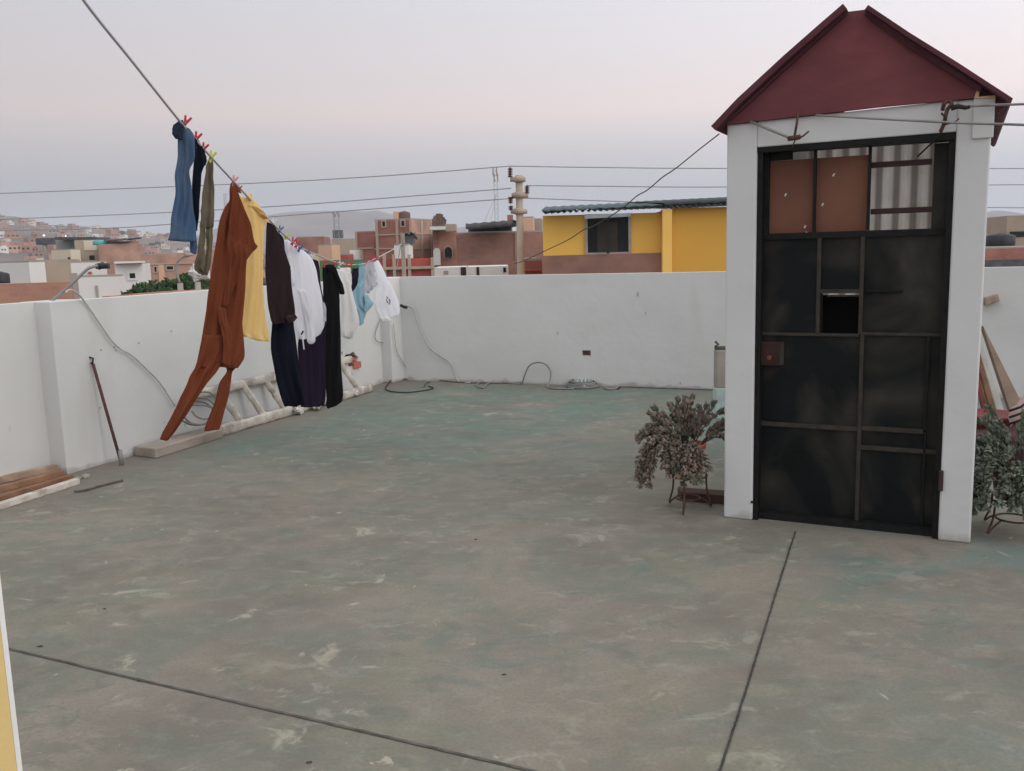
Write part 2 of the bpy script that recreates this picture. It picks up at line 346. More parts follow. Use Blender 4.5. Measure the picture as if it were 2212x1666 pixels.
# back parapet
tb=thing('parapet_wall','long white plastered parapet across the back with a small brick hole low down','parapet wall',C0+db*3)
v0=bw(1257,757); v1=bw(1276,769); a0=(v0-C0).dot(db); a1=(v1-C0).dot(db)
b=MB()
def segb(s0,s1,z0,z1,mb,t0=0.0,t1=TH):
    O=C0+db*s0+dl*t0; O.z=z0; mb.box(O,db*(s1-s0),dl*(t1-t0),Z*(z1-z0))
segb(0.001,a0,0,WALLH,b); segb(a1,14,0,WALLH,b); segb(a0,a1,0,v1.z,b); segb(a0,a1,v0.z,WALLH,b)
obj('wall',b,M_white,tb)
b=MB(); segb(a0-.02,a1+.02,v1.z-.02,v0.z+.02,b,.05,.14); obj('recess_brick',b,mat('dirty_brick',(.16,.11,.09),.95,.4,20),tb)
for i,(x,y) in enumerate(((1378,636),(1395,676),(1470,828),(1205,720))):
    p=bw(x,y); b=MB(); r=.012+.008*(i==0)
    n=7; vs=[p+(db*math.cos(a)*r*.8+Z*math.sin(a)*r*1.7)*(.7+.5*random.random())-dl*.001 for a in [2*math.pi*k/n for k in range(n)]]
    b.prism(vs,-dl*.003); obj('plaster_chip',b,mat('chip',(.42,.40,.37),.95,.2,20),tb)
for (x,y) in ((218,756),(247,750),(300,741),(370,716),(355,913),(216,881),(400,918),(624,711),(185,916),(250,757)):
    x*=1.0; p=lw(min(x,620),y); b=MB(); n=6; rx=.012
    vs=[p+(dl*math.cos(a)*rx+Z*math.sin(a)*.008)*(.6+.7*random.random())+db*.001 for a in [2*math.pi*k/n for k in range(n)]]
    b.prism(vs,db*.003); obj('plaster_chip',b,mat('chip',(.42,.40,.37),.95,.2,20),tl)
# ================================================================== STAIRHOUSE
G0=ground(1563,1118); G1=ground(2096,1175)
df=(G1-G0); df.z=0; FWID=df.length; df.normalize(); nf=Vector((df.y,-df.x,0))    # nf points to the camera
if nf.y>0: nf=-nf
print('walls',WALLH,C0,'stair',G0,G1,FWID)
def F(x,y,off=0.0):
    p=hit(x,y,G0+nf*off,nf); return ((p-G0).dot(df),p.z)
def FB(mb,s0,s1,z0,z1,n0,n1):
    O=G0+df*s0+nf*n0; O.z=z0; mb.box(O,df*(s1-s0),nf*(n1-n0),Z*(z1-z0)); return mb
ts=thing('stair_house','white stair house on the roof with maroon gable and black metal door','stair house',G0+df*FWID/2)
HT=F(1563,270)[1]; DTOP=F(1640,318)[1]; HTR=F(2150,210)[1]
s_dl=F(1630,700)[0]; s_dr=F(2047,700)[0]; DEP=2.2; WT=.16
print('HT',HT,HTR,DTOP,F(2070,283),s_dl,s_dr)
w=MB(); FB(w,0,s_dl,0,HT,-WT,0); FB(w,s_dr,FWID,0,HTR,-WT,0); obj('wall',w,M_white2,ts,bevel=.01)
w=MB(); 
# lintel: its upper edge climbs to the right
zt0=HT; zt1=F(2100,213)[1]
O=G0+df*s_dl-nf*WT
pl=[O+Z*DTOP,O+df*(s_dr-s_dl)+Z*F(2072,284)[1],O+df*(s_dr-s_dl)+Z*zt1,O+Z*(zt0+(zt1-zt0)*s_dl/FWID)]
w.prism(pl,nf*(WT-.003)); obj('lintel',w,M_white2,ts,bevel=.006)
w=MB(); FB(w,0.02,WT,0,HT,-DEP,-WT-.001); FB(w,FWID-WT,FWID-.02,0,HT,-DEP,-WT-.001); obj('side_wall',w,M_white2,ts)
w=MB(); FB(w,WT+.001,FWID-WT-.001,0,1.0,-DEP,-DEP+WT); obj('back_wall',w,M_white2,ts)
# corrugated translucent sheet across the back, above the low wall
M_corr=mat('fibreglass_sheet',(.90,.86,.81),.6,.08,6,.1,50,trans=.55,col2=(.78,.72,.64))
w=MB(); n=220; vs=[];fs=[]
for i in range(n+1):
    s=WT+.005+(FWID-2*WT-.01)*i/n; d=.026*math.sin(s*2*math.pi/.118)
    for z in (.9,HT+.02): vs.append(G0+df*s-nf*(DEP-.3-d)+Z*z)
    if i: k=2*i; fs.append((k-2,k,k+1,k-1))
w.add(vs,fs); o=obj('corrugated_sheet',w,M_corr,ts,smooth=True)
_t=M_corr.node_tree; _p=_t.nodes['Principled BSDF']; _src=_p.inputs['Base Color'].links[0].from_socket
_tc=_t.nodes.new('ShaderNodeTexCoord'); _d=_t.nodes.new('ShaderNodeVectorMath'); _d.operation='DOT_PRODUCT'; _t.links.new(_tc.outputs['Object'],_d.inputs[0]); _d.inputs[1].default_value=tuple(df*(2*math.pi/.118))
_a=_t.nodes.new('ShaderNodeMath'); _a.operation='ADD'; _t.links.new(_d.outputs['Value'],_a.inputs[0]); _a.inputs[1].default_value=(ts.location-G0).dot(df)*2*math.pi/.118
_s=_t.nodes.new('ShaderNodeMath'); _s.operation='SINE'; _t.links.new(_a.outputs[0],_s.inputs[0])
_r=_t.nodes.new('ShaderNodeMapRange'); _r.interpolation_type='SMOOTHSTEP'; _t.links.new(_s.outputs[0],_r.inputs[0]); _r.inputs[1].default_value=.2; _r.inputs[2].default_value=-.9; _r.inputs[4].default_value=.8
_m=_t.nodes.new('ShaderNodeMix'); _m.data_type='RGBA'; _t.links.new(_r.outputs[0],_m.inputs[0]); _t.links.new(_src,_m.inputs[6]); _m.inputs[7].default_value=(.16,.13,.11,1)  # dark bands painted in the grooves for shade contrast the lighting lacks
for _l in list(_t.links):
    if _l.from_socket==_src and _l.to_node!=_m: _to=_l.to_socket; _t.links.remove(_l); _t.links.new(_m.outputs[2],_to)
# gable ---------------------------------------------------------
M_mar=mat('maroon_board',(.20,.068,.075),.9,.28,2.2,.2,14,col2=(.145,.052,.058),thr=(.42,.66),spec=.1,stretch=(1,1,1.8))
M_mar2=mat('maroon_roof_sheet',(.10,.036,.045),.8,.25,4,.1,30,spec=.15)
def G(x,y,off=.02):
    p=hit(x,y,G0+nf*off,nf); return p
gp=[G(1566,270),G(1827,26),G(1868,21),G(1960,88),G(2118,193),G(2105,212),G(1890,232)]
w=MB(); w.prism(gp,-nf*.03); obj('gable_board',w,M_mar,ts)
def roof_sheet(name,pts,thick,back=DEP+.25,front=.10):
    w=MB(); P=[G(x,y,front) for x,y in pts]; k=0; vs=[];fs=[]
    Q=[]
    for i in range(len(P)-1):
        for j in range(8): Q.append(P[i].lerp(P[i+1],j/8))
    Q.append(P[-1])
    for i,p in enumerate(Q):
        t=(Q[min(i+1,len(Q)-1)]-Q[max(i-1,0)]).normalized(); up=t.cross(nf); 
        if up.z<0: up=-up
        vs+=[p,p+up*thick,p+up*thick-nf*back,p-nf*back]
        if i:
            a=4*(i-1); b_=4*i
            for e in range(4): fs.append((a+e,b_+e,b_+(e+1)%4,a+(e+1)%4))
    fs.append((0,1,2,3)); e=4*(len(Q)-1); fs.append((e+3,e+2,e+1,e)); w.add(vs,fs)
    return obj(name,w,M_mar2,ts)
roof_sheet('roof_sheet',[(1544,281),(1600,222),(1700,130),(1780,60),(1829,18)],.032)
roof_sheet('roof_sheet',[(1869,19),(1960,80),(2060,142),(2181,221)],.022)
# folded tip at right eave, back fascia flaps, edge boards
w=MB(); w.prism([G(2150,208,.0),G(2118,191,.0),G(2183,214,.0),G(2155,247,.0)],-nf*.03); obj('eave_flap',w,M_mar2,ts)
w=MB(); w.prism([G(1574,258,.03),G(1829,22,.03),G(1829,33,.03),G(1700,149,.03),G(1572,268,.03)],nf*.02); obj('edge_board',w,mat('dark_maroon',(.085,.03,.042),.85,.2,6),ts)
w=MB(); w.prism([G(1869,21,.03),G(1960,84,.03),G(2120,189,.03),G(2118,200,.03),G(1960,102,.03),G(1868,34,.03)],nf*.02); obj('edge_board',w,MATS['dark_maroon'],ts)
w=MB(); w.prism([G(2104,212,.025),G(2112,190,.025),G(2117,192,.025),G(2114,209,.025),G(2150,206,.025),G(2150,213,.025)],-nf*.05); obj('foam_filler',w,mat('foam',(.62,.42,.26),.9,.2,20),ts)
# column head on the right, slightly proud
w=MB(); a=F(2103,220)[0]; FB(w,a,FWID+.01,HTR-.20,HTR+.002,0.001,.014); obj('column_head',w,M_white2,ts,bevel=.004)
# DOOR ------------------------------------------------------------
M_door=mat('dirty_black_sheet',(.0035,.0055,.0065),.5,.4,3.0,.12,25,col2=(.060,.054,.044),thr=(.45,.70),spec=.18)
M_iron=mat('door_iron',(.036,.030,.024),.6,.3,20,.15,60)
M_iron_d=mat('door_iron_dark',(.009,.009,.009),.6,.4,20,.15,60,spec=.2)
td=ts
def rectF(x0,x1,y0,y1,n0,n1,mb):
    xm=(x0+x1)/2; ym=(y0+y1)/2
    s0=F(x0,ym)[0]; s1=F(x1,ym)[0]; z1=F(xm,y0)[1]; z0=F(xm,y1)[1]; return FB(mb,s0,s1,z0,z1,n0,n1)
dbk=-.10                                             # plane of the door leaf, behind the wall face
door=MB()
sR=F(1859,700)[0]
zt=F(1864,510)[1]; ztR=zt
z_mid=F(1740,723)[1]; holeL=F(1771,680)[0]; holeR=F(1857,680)[0]; hzt=F(1815,632)[1]; hzb=F(1815,721)[1]
FB(door,s_dl+.03,holeL,z_mid,zt,dbk-.006,dbk)            # panels around the small hatch
FB(door,holeL,holeR,hzt,zt,dbk-.006,dbk)
FB(door,holeR,s_dr-.03,z_mid,zt,dbk-.006,dbk)
FB(door,s_dl+.03,s_dr-.03,.045,z_mid,dbk-.006,dbk-.0005)
o=obj('door',door,M_door,ts); DOOR=o
def bar(x0,y0,x1,y1,w_=.022,n0=dbk,n1=dbk+.018,mm=M_iron,name='door_bar',par=None):
    a=F(x0,y0,n1); b_=F(x1,y1,n1); mb=MB()
    if abs(a[0]-b_[0])>abs(a[1]-b_[1]):
        zm=(a[1]+b_[1])/2; FB(mb,min(a[0],b_[0]),max(a[0],b_[0]),zm-w_/2,zm+w_/2,n0,n1)
    else:
        sm_=(a[0]+b_[0])/2; FB(mb,sm_-w_/2,sm_+w_/2,min(a[1],b_[1]),max(a[1],b_[1]),n0,n1+.002)
    return obj(name,mb,mm,par or DOOR,bevel=.002)
bar(1768,514,1768,722); bar(1864,508,1858,722); bar(1860,722,1852,1139)
bar(1636,722,1855,724,.018); bar(1860,723,2042,722,.018)
bar(1633,917,1852,925,.026); bar(1856,926,1995,932,.026); bar(1856,968,2030,977,.026)
bar(2004,728,1999,930,.02,mm=M_iron_d); bar(1770,631,1858,628,.022)
bar(1634,320,1625,1125,.02); bar(1629,1118,1852,1140,.03); bar(1852,1140,2024,1160,.03)
bar(1870,716,1950,716,.012,mm=M_iron_d); bar(1870,630,1950,629,.010,mm=M_iron_d); bar(1996,932,1992,1150,.015,mm=M_iron_d)
# black sheet painting the shade behind the hatch, inside of door
w=MB(); FB(w,holeL-.05,holeR+.05,hzb-.03,hzt-.03,dbk-.2,dbk-.19); obj('hatch_shade',w,mat('black_inside',(.006,.005,.005),.9,.3,5,0),DOOR)
# fixed frame round the door
w=MB()
FB(w,s_dl-.005,s_dl+.03,.0,DTOP-.01,-.13,-.02); FB(w,s_dr-.03,s_dr+.004,0,F(2072,284)[1]-.02,-.13,-.02)
FB(w,s_dl+.03,s_dr-.03,.0,.045,-.12,-.055)
O=G0+df*(s_dl-.01)-nf*.12; zR=F(2074,281)[1]
w.prism([O+Z*(DTOP-.03),O+df*(s_dr-s_dl+.02)+Z*(zR-.045),O+df*(s_dr-s_dl+.02)+Z*(zR+.01),O+Z*(DTOP+.006)],nf*.112)
obj('door_frame',w,M_iron_d,ts)
# upper light: bars, two boards, open grille
up=MB()
z0=zt; 
FB(up,s_dl+.03,s_dr-.03,z0-.005,z0+.03,dbk-.02,dbk+.02)
for x in (1754.5,1873.5):
    s=F(x,420)[0]; FB(up,s-.008,s+.008,z0+.031,DTOP-.02,dbk-.01,dbk+.02)
FB(up,s_dl+.031,s_dl+.055,z0+.031,DTOP-.031,dbk-.01,dbk+.015)
obj('transom_bar',up,M_iron_d,ts)
M_oran=mat('reddish_hardboard',(.165,.072,.047),.85,.14,3,.1,30,col2=(.19,.085,.055))
for (x0,x1,yt,yb) in ((1644,1752,346,511),(1757,1870,338,506)):
    w=MB(); s0=s_dl+.045 if x0<1700 else F(1751,430,dbk)[0]; s1=F(x1+2,430,dbk)[0]; FB(w,s0,s1,z0+.028,F((x0+x1)/2,yt,dbk)[1],dbk-.03,dbk-.022); obj('hardboard_panel',w,M_oran,ts)
for (x,y) in ((1697,421),(1801,378),(1777,442),(1739,490),(1757,486),(1741,504)):
    w=MB(); p=hit(x,y,G0+nf*(dbk-.02),nf); a=df*.004+Z*.008; c_=df*.004-Z*.002
    w.prism([p-a-c_,p-a+c_,p+a+c_,p+a-c_],nf*.002); obj('tape_piece',w,mat('white_tape',(.6,.6,.58),.7,.1,10,0),ts)
# dark sheet closing the upper light on the right and upper-left corner
w=MB(); s0=F(2015,400,dbk)[0]; FB(w,s0,s_dr-.03,z0+.03,zR-.05,dbk-.012,dbk-.004); obj('side_sheet',w,M_door,ts)
w=MB(); s0=F(1712,335,dbk)[0]; FB(w,s_dl+.04,s0,F(1690,346,dbk)[1],DTOP-.03,dbk-.02,dbk-.015); obj('side_sheet',w,M_door,ts)
M_redrail=mat('dark_red_rail',(.035,.012,.012),.6,.3,10,0)
for y,ww in ((353,.03),(455,.03)):
    w=MB(); s0=F(1880,y,dbk)[0]; s1=F(2013,y,dbk)[0]; zz=F(1940,y,dbk)[1]; FB(w,s0,s1,zz-ww/2,zz+ww/2,dbk-.04,dbk-.015); obj('grille_rail',w,M_redrail,ts)
# top frame member on the right of the transom
w=MB(); s0=F(1875,300,dbk)[0]; s1=F(2015,300,dbk)[0]; O=G0+df*s0+nf*(dbk-.01); 
za=F(1875,310,dbk)[1]; zb_=F(2015,303,dbk)[1]
w.prism([O+Z*za,O+df*(s1-s0)+Z*zb_,O+df*(s1-s0)+Z*(zR-.03),O+Z*(DTOP+.02)],nf*.03); obj('transom_bar',w,M_iron_d,ts)
# lock box
w=MB(); rectF(1630,1687,741,793,dbk+.001,dbk+.045,w); lk=obj('lock_box',w,mat('rusty_red_box',(.035,.014,.012),.6,.4,15,.2),DOOR,bevel=.006)
w=MB(); rectF(1681,1690,742,790,dbk+.0465,dbk+.055,w); obj('latch',w,M_iron,lk)
w=MB(); p=hit(1663,772,G0+nf*(dbk+.046),nf); w.tube([p,p+nf*.02],.014,10); obj('key_cylinder',w,mat('red_knob',(.18,.04,.025),.5,.2,10,0),lk)
w=MB(); rectF(2027,2038,1016,1060,-.02,.02,w); obj('hinge',w,mat('rust_hinge',(.05,.03,.028),.8,.4,20,.3),ts,bevel=.006)
w=MB(); rectF(1780,1850,641,644.5,dbk-.05,dbk-.04,w); obj('hatch_lip',w,mat('dull_lip',(.10,.09,.08),.8,.4,40,0),DOOR)
w=MB(); rectF(1622,1627,1082,1087,-.0,.008,w); obj('hinge',w,M_iron,ts)
# ================================================================== WIRES ON THE STAIRHOUSE
def FP(x,y,o=.05): return hit(x,y,G0+nf*o,nf)
t=thing('wire_bracket','thin rusty iron bracket with side spur above the left of the door','bracket',FP(1715,298))
w=MB(); w.tube([FP(1723,241,.04),FP(1722,262,.05),FP(1716,298,.07)],.007,8); obj('rod',w,M_rust,t,True)
w=MB(); w.tube([FP(1621,263,.03),FP(1665,281,.05),FP(1709,299,.07)],.008,8); obj('strut',w,M_steel,t,True)
w=MB(); w.tube([FP(1704,299,.07),FP(1722,301,.08),FP(1735,294,.09),FP(1747,284,.10)],.005,6); obj('spur',w,M_rust,t,True)
w=MB(); w.tube([FP(1703,300,.065),FP(1728,296,.085)],.014,8); obj('clamp',w,M_rust,t,True)
w=MB(); w.tube([FP(1719,298,.07),FP(1712,318,.02)],.004,6); obj('tie_wire',w,M_rust,t,True)
t=thing('wire_hook','twisted iron hook holding the clothes wire above the right of the door','hook',FP(2045,225))
rnd=random.Random(3)
w=MB(); pts=[FP(2036,238,.06),FP(2040,224,.08),FP(2050,219,.07),FP(2056,226,.09),FP(2047,236,.08),FP(2043,250,.08),FP(2039,268,.07),FP(2032,284,.05)]
w.tube(smoothpath(pts,5),.010,8); obj('hook',w,M_rust,t,True)
w=MB(); w.tube([FP(2054,234,.09),FP(2070,230,.09),FP(2086,233,.09),FP(2095,231,.09)],.014,8,r2=.009); obj('turnbuckle',w,M_black,t,True)
w=MB(); w.tube(smoothpath([FP(2034,245,.07),FP(2044,258,.1),FP(2036,270,.07),FP(2030,292,.04),FP(2010,312,-.02),FP(1982,338,-.06)],5),.005,6); obj('tie_wire',w,M_black,t,True)
w=MB(); w.tube([FP(2040,270,.07),FP(2066,262,.10),FP(2072,256,.10)],.004,6); obj('tie_wire',w,M_rust,t,True)
def wire(pts,r,mm,label,cat='wire',name='wire',n=6,grp=None):
    w=MB(); w.tube(smoothpath(pts,n),r,6); return tag(obj(name,w,mm,None,True),label,cat,grp)
wire([FP(2095,230,.09),FP(2150,227,.25),at(2212,225,FP(2212,225).y-.5),at(2400,215,2.6)],.006,M_steel,'grey wire leaving the hook towards the right edge, upper one','wire','clothes_wire')
wire([FP(1762,249,.04),FP(1900,257,.09),FP(2080,266,.18),at(2212,270,FP(2212,270).y-.45),at(2420,282,2.8)],.006,M_steel,'grey wire stretched across the top of the door from beneath the gable, lower one','wire','clothes_wire')
# ================================================================== YELLOW NEAR COLUMN
M_yel=mat('yellow_paint',(.66,.49,.21),.8,.08,2,.1,30)
e=at(50,1680,1.9); wd=dl.copy(); wn=db
tc_=thing('yellow_wall','yellow painted house wall with a white edge at the lower left border','house wall',(e.x-.2,e.y-1,0))
w=MB(); O=Vector((e.x,e.y,0)); w.box(O-wd*.013,-wd*2.5,-wn*.15,Z*2.9); obj('wall',w,M_yel,tc_)
w=MB(); w.box(O-wd*.0125+wn*.001,wd*.0125,-wn*.151,Z*2.9); obj('white_edge',w,mat('white_trim',(.72,.72,.70),.8,.1,6,.1),tc_)
# ================================================================== THINGS ALONG THE WALLS
def beam(name,P0,P1,w_,h_,m_,label,cat,z=0.0,side=None,bevel=.006,grp=None):
    """a squared timber lying from P0 to P1 (front lower edge); side = horizontal direction it is wide in"""
    P0=Vector(P0); P1=Vector(P1); d=P1-P0; s=side if side is not None else Vector((-d.y,d.x,0)).normalized()
    mb=MB(); mb.box(P0+Z*z,d,s*w_,Z*h_); o=obj(name,mb,m_,bevel=bevel); return tag(o,label,cat,grp)
# beam under the rust coloured garment
P0=ground(287,984); P1=ground(478,944)
mb=MB(); sdir=-db; d_=(P1-P0).normalized(); L_=(P1-P0).length+.0
mb.prism([ground(290,985),ground(337,991),ground(482,946),ground(474,933)],Z*.085)
tag(obj('timber_beam',mb,M_wood,bevel=.01),'grey weathered timber beam lying against the left wall under the rust garment','timber')
# concrete-stained ladder on its side against the wall
P0=ground(476,943); P1=ground(802,846); d_=P1-P0; LL=d_.length; d_.normalize()
up0=lw(493,842,.04); hh=up0.z
t=thing('ladder','cement stained wooden ladder lying on its side against the left wall','ladder',P0+d_*LL/2)
def skin_rail(a,b_,r,seedv,name,parent,m_):
    n=26; mb=MB(); pts=[]
    A_=Vector(a);B_=Vector(b_); k=len(mb.v)
    t_=(B_-A_).normalized(); u=t_.cross(Z).normalized(); v=u.cross(t_)
    for i in range(n+1):
        p=A_.lerp(B_,i/n); rr_=r*(1+.22*noise.noise(Vector((i*.35,seedv,0))))
        for j in range(8):
            th=2*math.pi*(j+.5)/8; q_=abs(math.cos(th))**.6*math.copysign(1,math.cos(th)),abs(math.sin(th))**.6*math.copysign(1,math.sin(th))
            mb.v.append(p+u*q_[0]*rr_*.75+v*q_[1]*rr_*1.15)
    for i in range(n):
        for j in range(8): mb.f.append((i*8+j,i*8+(j+1)%8,i*8+8+(j+1)%8,i*8+8+j))
    mb.f.append(tuple(range(8))[::-1]); mb.f.append(tuple(n*8+j for j in range(8)))
    return obj(name,mb,m_,parent,True)
skin_rail(P0+Z*.05,P1+Z*.05,.045,1,'rail',t,M_palewood)
T0=lw(430,868,.05); T1=lw(600,801,.05); tdir=(T1-T0).normalized(); T1=T0+tdir*(LL+.15)
T0z=T0.z; 
zz=lambda p:(p-C0).dot(dl)
def onTop(s): 
    p=C0+dl*s+db*.05; p.z=.41; return p
sP0=zz(P0); sP1=zz(P1)
skin_rail(onTop(sP0-.15),onTop(sP1-.15),.040,2,'rail',t,M_palewood)
rungs=[((497,848),(536,931)),((526,823),(592,911)),((577,806),(640,897)),((736,818),(759,859)),((769,804),(792,846))]
k0=zz(ground(*rungs[0][1])); k1=zz(ground(*rungs[1][1]))
stp=.36
for i in range(9):
    s=sP0+.33+i*stp*1.0
    if s>sP1-.05: break
    f=(s-sP0)/(sP1-sP0); a=P0.lerp(P1,f)+Z*.045
    skin_rail(a,onTop(s-.12),.029,5+i,'rung',t,M_palewood)
# crumpled white bags on the lower rail
def crumple(c,r,label,seedv,m_,cat='bag',sc=(1,1,.7),name='plastic_bag'):
    rnd=random.Random(seedv); mb=MB(); nU,nV=18,12
    for i in range(nV+1):
        ph=math.pi*i/nV
        for j in range(nU):
            th=2*math.pi*j/nU; d=Vector((math.sin(ph)*math.cos(th),math.sin(ph)*math.sin(th),math.cos(ph)))
            k=r*(.75+.45*noise.noise(d*2.3+Vector((seedv,0,0)))+.3*noise.noise(d*6+Vector((0,seedv,0))))
            mb.v.append(Vector(c)+Vector((d.x*sc[0],d.y*sc[1],d.z*sc[2]))*k)
    for i in range(nV):
        for j in range(nU): mb.f.append((i*nU+j,i*nU+(j+1)%nU,(i+1)*nU+(j+1)%nU,(i+1)*nU+j))
    return tag(obj(name,mb,m_,None,False),label,cat)
M_bag=mat('white_bag',(.62,.60,.56),.7,.15,9,.3,40)
crumple(ground(645,895)+Z*.07,.085,'crumpled off white bag on the ladder rail under the navy trousers',1.3,M_bag,sc=(.8,1.6,.9))
crumple(ground(686,886)+Z*.06,.075,'crumpled off white bag on the ladder rail under the purple trousers',4.1,M_bag,sc=(.8,1.5,.8))
crumple(ground(720,876)+Z*.06,.07,'small crumpled off white bag on the ladder rail under the black dress',7.7,M_bag,sc=(.7,1.2,1.0))
crumple(ground(770,857)+Z*.05,.05,'smallest off white scrap on the far end of the ladder',9.9,M_bag,sc=(.8,1.6,.8))
# leaning iron rod
mb=MB(); a=lw(201,786,.03); b_=ground(263,1005); mb.tube([a,a.lerp(b_,.5),b_],.013,8); 
t=thing('iron_rod','brown iron rod leaning against the left wall','rod',b_); obj('rod',mb,M_rust,t,True)
mb=MB(); mb.tube([b_+Z*.11+(a-b_)*.02,b_+Z*.0],.018,8,r2=.02); obj('rod_end',mb,M_steel,t,True)
mb=MB(); mb.tube([lw(193,772,.004),lw(201,774,.03),lw(200,786,.035),lw(197,784,.004)],.008,6); tag(obj('wall_hook',mb,M_black,None,True),'small dark iron hook in the left wall above the leaning rod','hook')
mb=MB(); mb.tube(smoothpath([ground(161,1065)+Z*.012,ground(185,1062)+Z*.012,ground(215,1053)+Z*.012,ground(265,1041)+Z*.012],4),.009,8); tag(obj('iron_rod',mb,mat('brown_iron',(.14,.11,.10),.9,.3,14),None,True),'thin bent rod lying flat on the floor by the left pilaster','rod')
# boards heaped at the foot of the left pilaster
def board(A_,B_,w_,h_,z,m_,label):
    a=ground(*A_,z); b_=ground(*B_,z); d=(b_-a); b0=a-d*.5; s=-db
    mb=MB(); mb.box(b0,b_-b0,s*w_,Z*h_); return tag(obj('board',mb,m_,bevel=.005),label,'board','boards heaped by the left pilaster')
board((0,1103),(174,1046),.055,.045,0,M_palewood,'white stained board at the front of the heap by the left pilaster')
board((0,1084),(160,1036),.05,.04,.0,M_rustwood,'reddish brown board lying second from the front of the heap')
board((0,1066),(140,1029),.045,.05,.0,mat('orange_wood',(.31,.17,.11),.85,.35,5,.3,30,col2=(.26,.13,.08)),'orange brown board in the middle of the heap by the left pilaster')
board((0,1046),(126,1018),.04,.055,.035,mat('light_brown_wood',(.40,.29,.21),.9,.3,5,.3,30,col2=(.27,.19,.14)),'light brown board on top of the heap by the left pilaster')
board((0,1028),(112,1006),.03,.06,.05,M_wood,'grey board standing on edge against the wall behind the heap')
crumple(ground(185,1032)+Z*.01,.035,'small grey stone at the base of the left pilaster',2.2,M_conc,'stone',(1.3,1,.6),'stone')
crumple(ground(168,1036)+Z*.01,.025,'tiny grey stone touching the end of the white stained board',3.2,M_conc,'stone',(1.3,1,.6),'stone')
for i,(x,y) in enumerate(((157,2444-0),(410,2425),(1004*2,0))): pass
for i,(x,y,r,lb) in enumerate(((86,1397,.017,'dark crumb of dirt by the floor joint at lower left'),(1089,1458,.012,'small dark pebble on the floor in the lower middle'),(226,1316,.012,'dark crumb of dirt on the floor at left'),(668,1648,.013,'dark crumb of dirt at the bottom edge of the floor'),(300,1472,.010,'tiny dark crumb lying in the lower left joint'),(1028,1166,.012,'flat dark stain like crumb in the middle of the floor'))):
    crumple(ground(x,y)+Z*.002,r*.8,lb,i+11.5,mat('dirt_crumb',(.075,.068,.06),1,.3,20),'dirt',(1.2,.7,.22),'dirt_crumb')
# coil and hose
tp=thing('hose','pale grey hose hanging from the pipe down the left wall into a coil','hose',lw(420,900,.15))
pts=[at(142,633,lw(142,660).y-.12),at(146,628,lw(146,650).y-.10),at(156,627,lw(156,650).y-.08),at(170,637,lw(170,650).y-.06)]+[lw(x,y,.025) for x,y in ((183,652),(197,672),(212,694),(241,736),(262,755),(286,769),(318,799),(345,827),(378,877))]
mb=MB(); mb.tube(smoothpath(pts,6),.007,8); obj('hose_run',mb,M_pale_cable,tp,True)
mb=MB(); pts=[]; rnd=random.Random(5)
cc=[(424,893,38,26),(430,888,36,30),(428,896,40,22),(442,876,30,30)]
k=0
for (x,y,rx,ry) in cc:
    for i in range(16):
        th=2*math.pi*i/16+math.pi; pts.append(lw(x+rx*math.cos(th),y+ry*math.sin(th)*.98,.05+.03*k+.05*(1+math.sin(th))))
    k+=1
mb.tube(smoothpath(pts,3),.0085,7); obj('coil',mb,M_cable,tp,True)
# pipe over the wall
t=thing('pipe_arm','grey steel pipe rising over the left wall with dark lamp at its tip','pipe arm',lw(104,658,-.2))
Yp=lw(104,657,-.2).y
mb=MB(); mb.tube(smoothpath([at(96,668,Yp),at(104,657,Yp),at(150,618,Yp+.05),at(186,584,Yp+.08),at(199,577,Yp+.09),at(214,574,Yp+.1)],5),.0125,10); obj('pipe',mb,M_steel,t,True)
mb=MB(); a=at(212,576,Yp+.1); b_=at(232,574,Yp+.14); mb.tube([a,a.lerp(b_,.3),a.lerp(b_,.8),b_],.028,10,r2=.016); obj('lamp_head',mb,M_black,t,True)
# cables along back wall
def cable(pts,r,mm,label): 
    mb=MB(); mb.tube(smoothpath(pts,7),r,7); return tag(obj('cable',mb,mm,None,True),label,'cable')
gz=lambda x,y,z=.012: ground(x,y)+Z*z
def onb(x,y,o=.03): return bw(x,y,o)
cable([onb(872,660,.02),onb(886,662,.04),onb(896,672),onb(903,700),onb(925,746),onb(950,768),onb(972,783),onb(982,808,.04),gz(992,826),gz(1015,829)],.010,M_pale_cable,'pale cable hanging in a curve on the back wall right of the corner')
cable([gz(1030,836),gz(1035,829),gz(1060,824),gz(1098,829),gz(1125,831),onb(1133,812,.12),onb(1143,791,.10),onb(1160,783,.09),onb(1178,787,.10),onb(1189,802,.12),onb(1188,822,.16),gz(1183,838),gz(1200,842),gz(1240,842)],.010,M_cable,'dark grey cable rising in a tall loop from the floor at the back wall')
cable([gz(1030,838),gz(1045,840),gz(1052,832),gz(1062,828)],.009,M_cable,'short hooked cable end on the floor left of the tall loop')
cable([gz(860,822),gz(905,820),gz(940,822),gz(990,827),gz(1060,829),gz(1128,829)],.010,mat('dusty_cable',(.20,.18,.16),.9,.2,10),'dusty cable lying along the foot of the back wall')
cable([lw(858,700,.1),lw(852,716,.08),lw(842,740,.06),lw(846,765,.05),lw(853,792,.05),lw(851,812,.08),gz(838,832),gz(833,842),gz(846,848),gz(880,850),gz(915,846),gz(936,841),gz(925,836)],.007,M_black,'thin black cable dropping beside the corner pilaster onto the floor')
cable([lw(822,690,.03),lw(812,715,.03),lw(812,735,.03),lw(832,742,.03),lw(852,745,.03),lw(860,742,.03)],.005,M_cable,'thin cable looping on the left wall beneath the printed white shirt')
cable([lw(850,700,.18),lw(853,730,.18),lw(858,760,.18),lw(875,790,.18),lw(886,812,.18)],.007,M_pale_cable,'pale cable running down the corner pilaster to the floor')
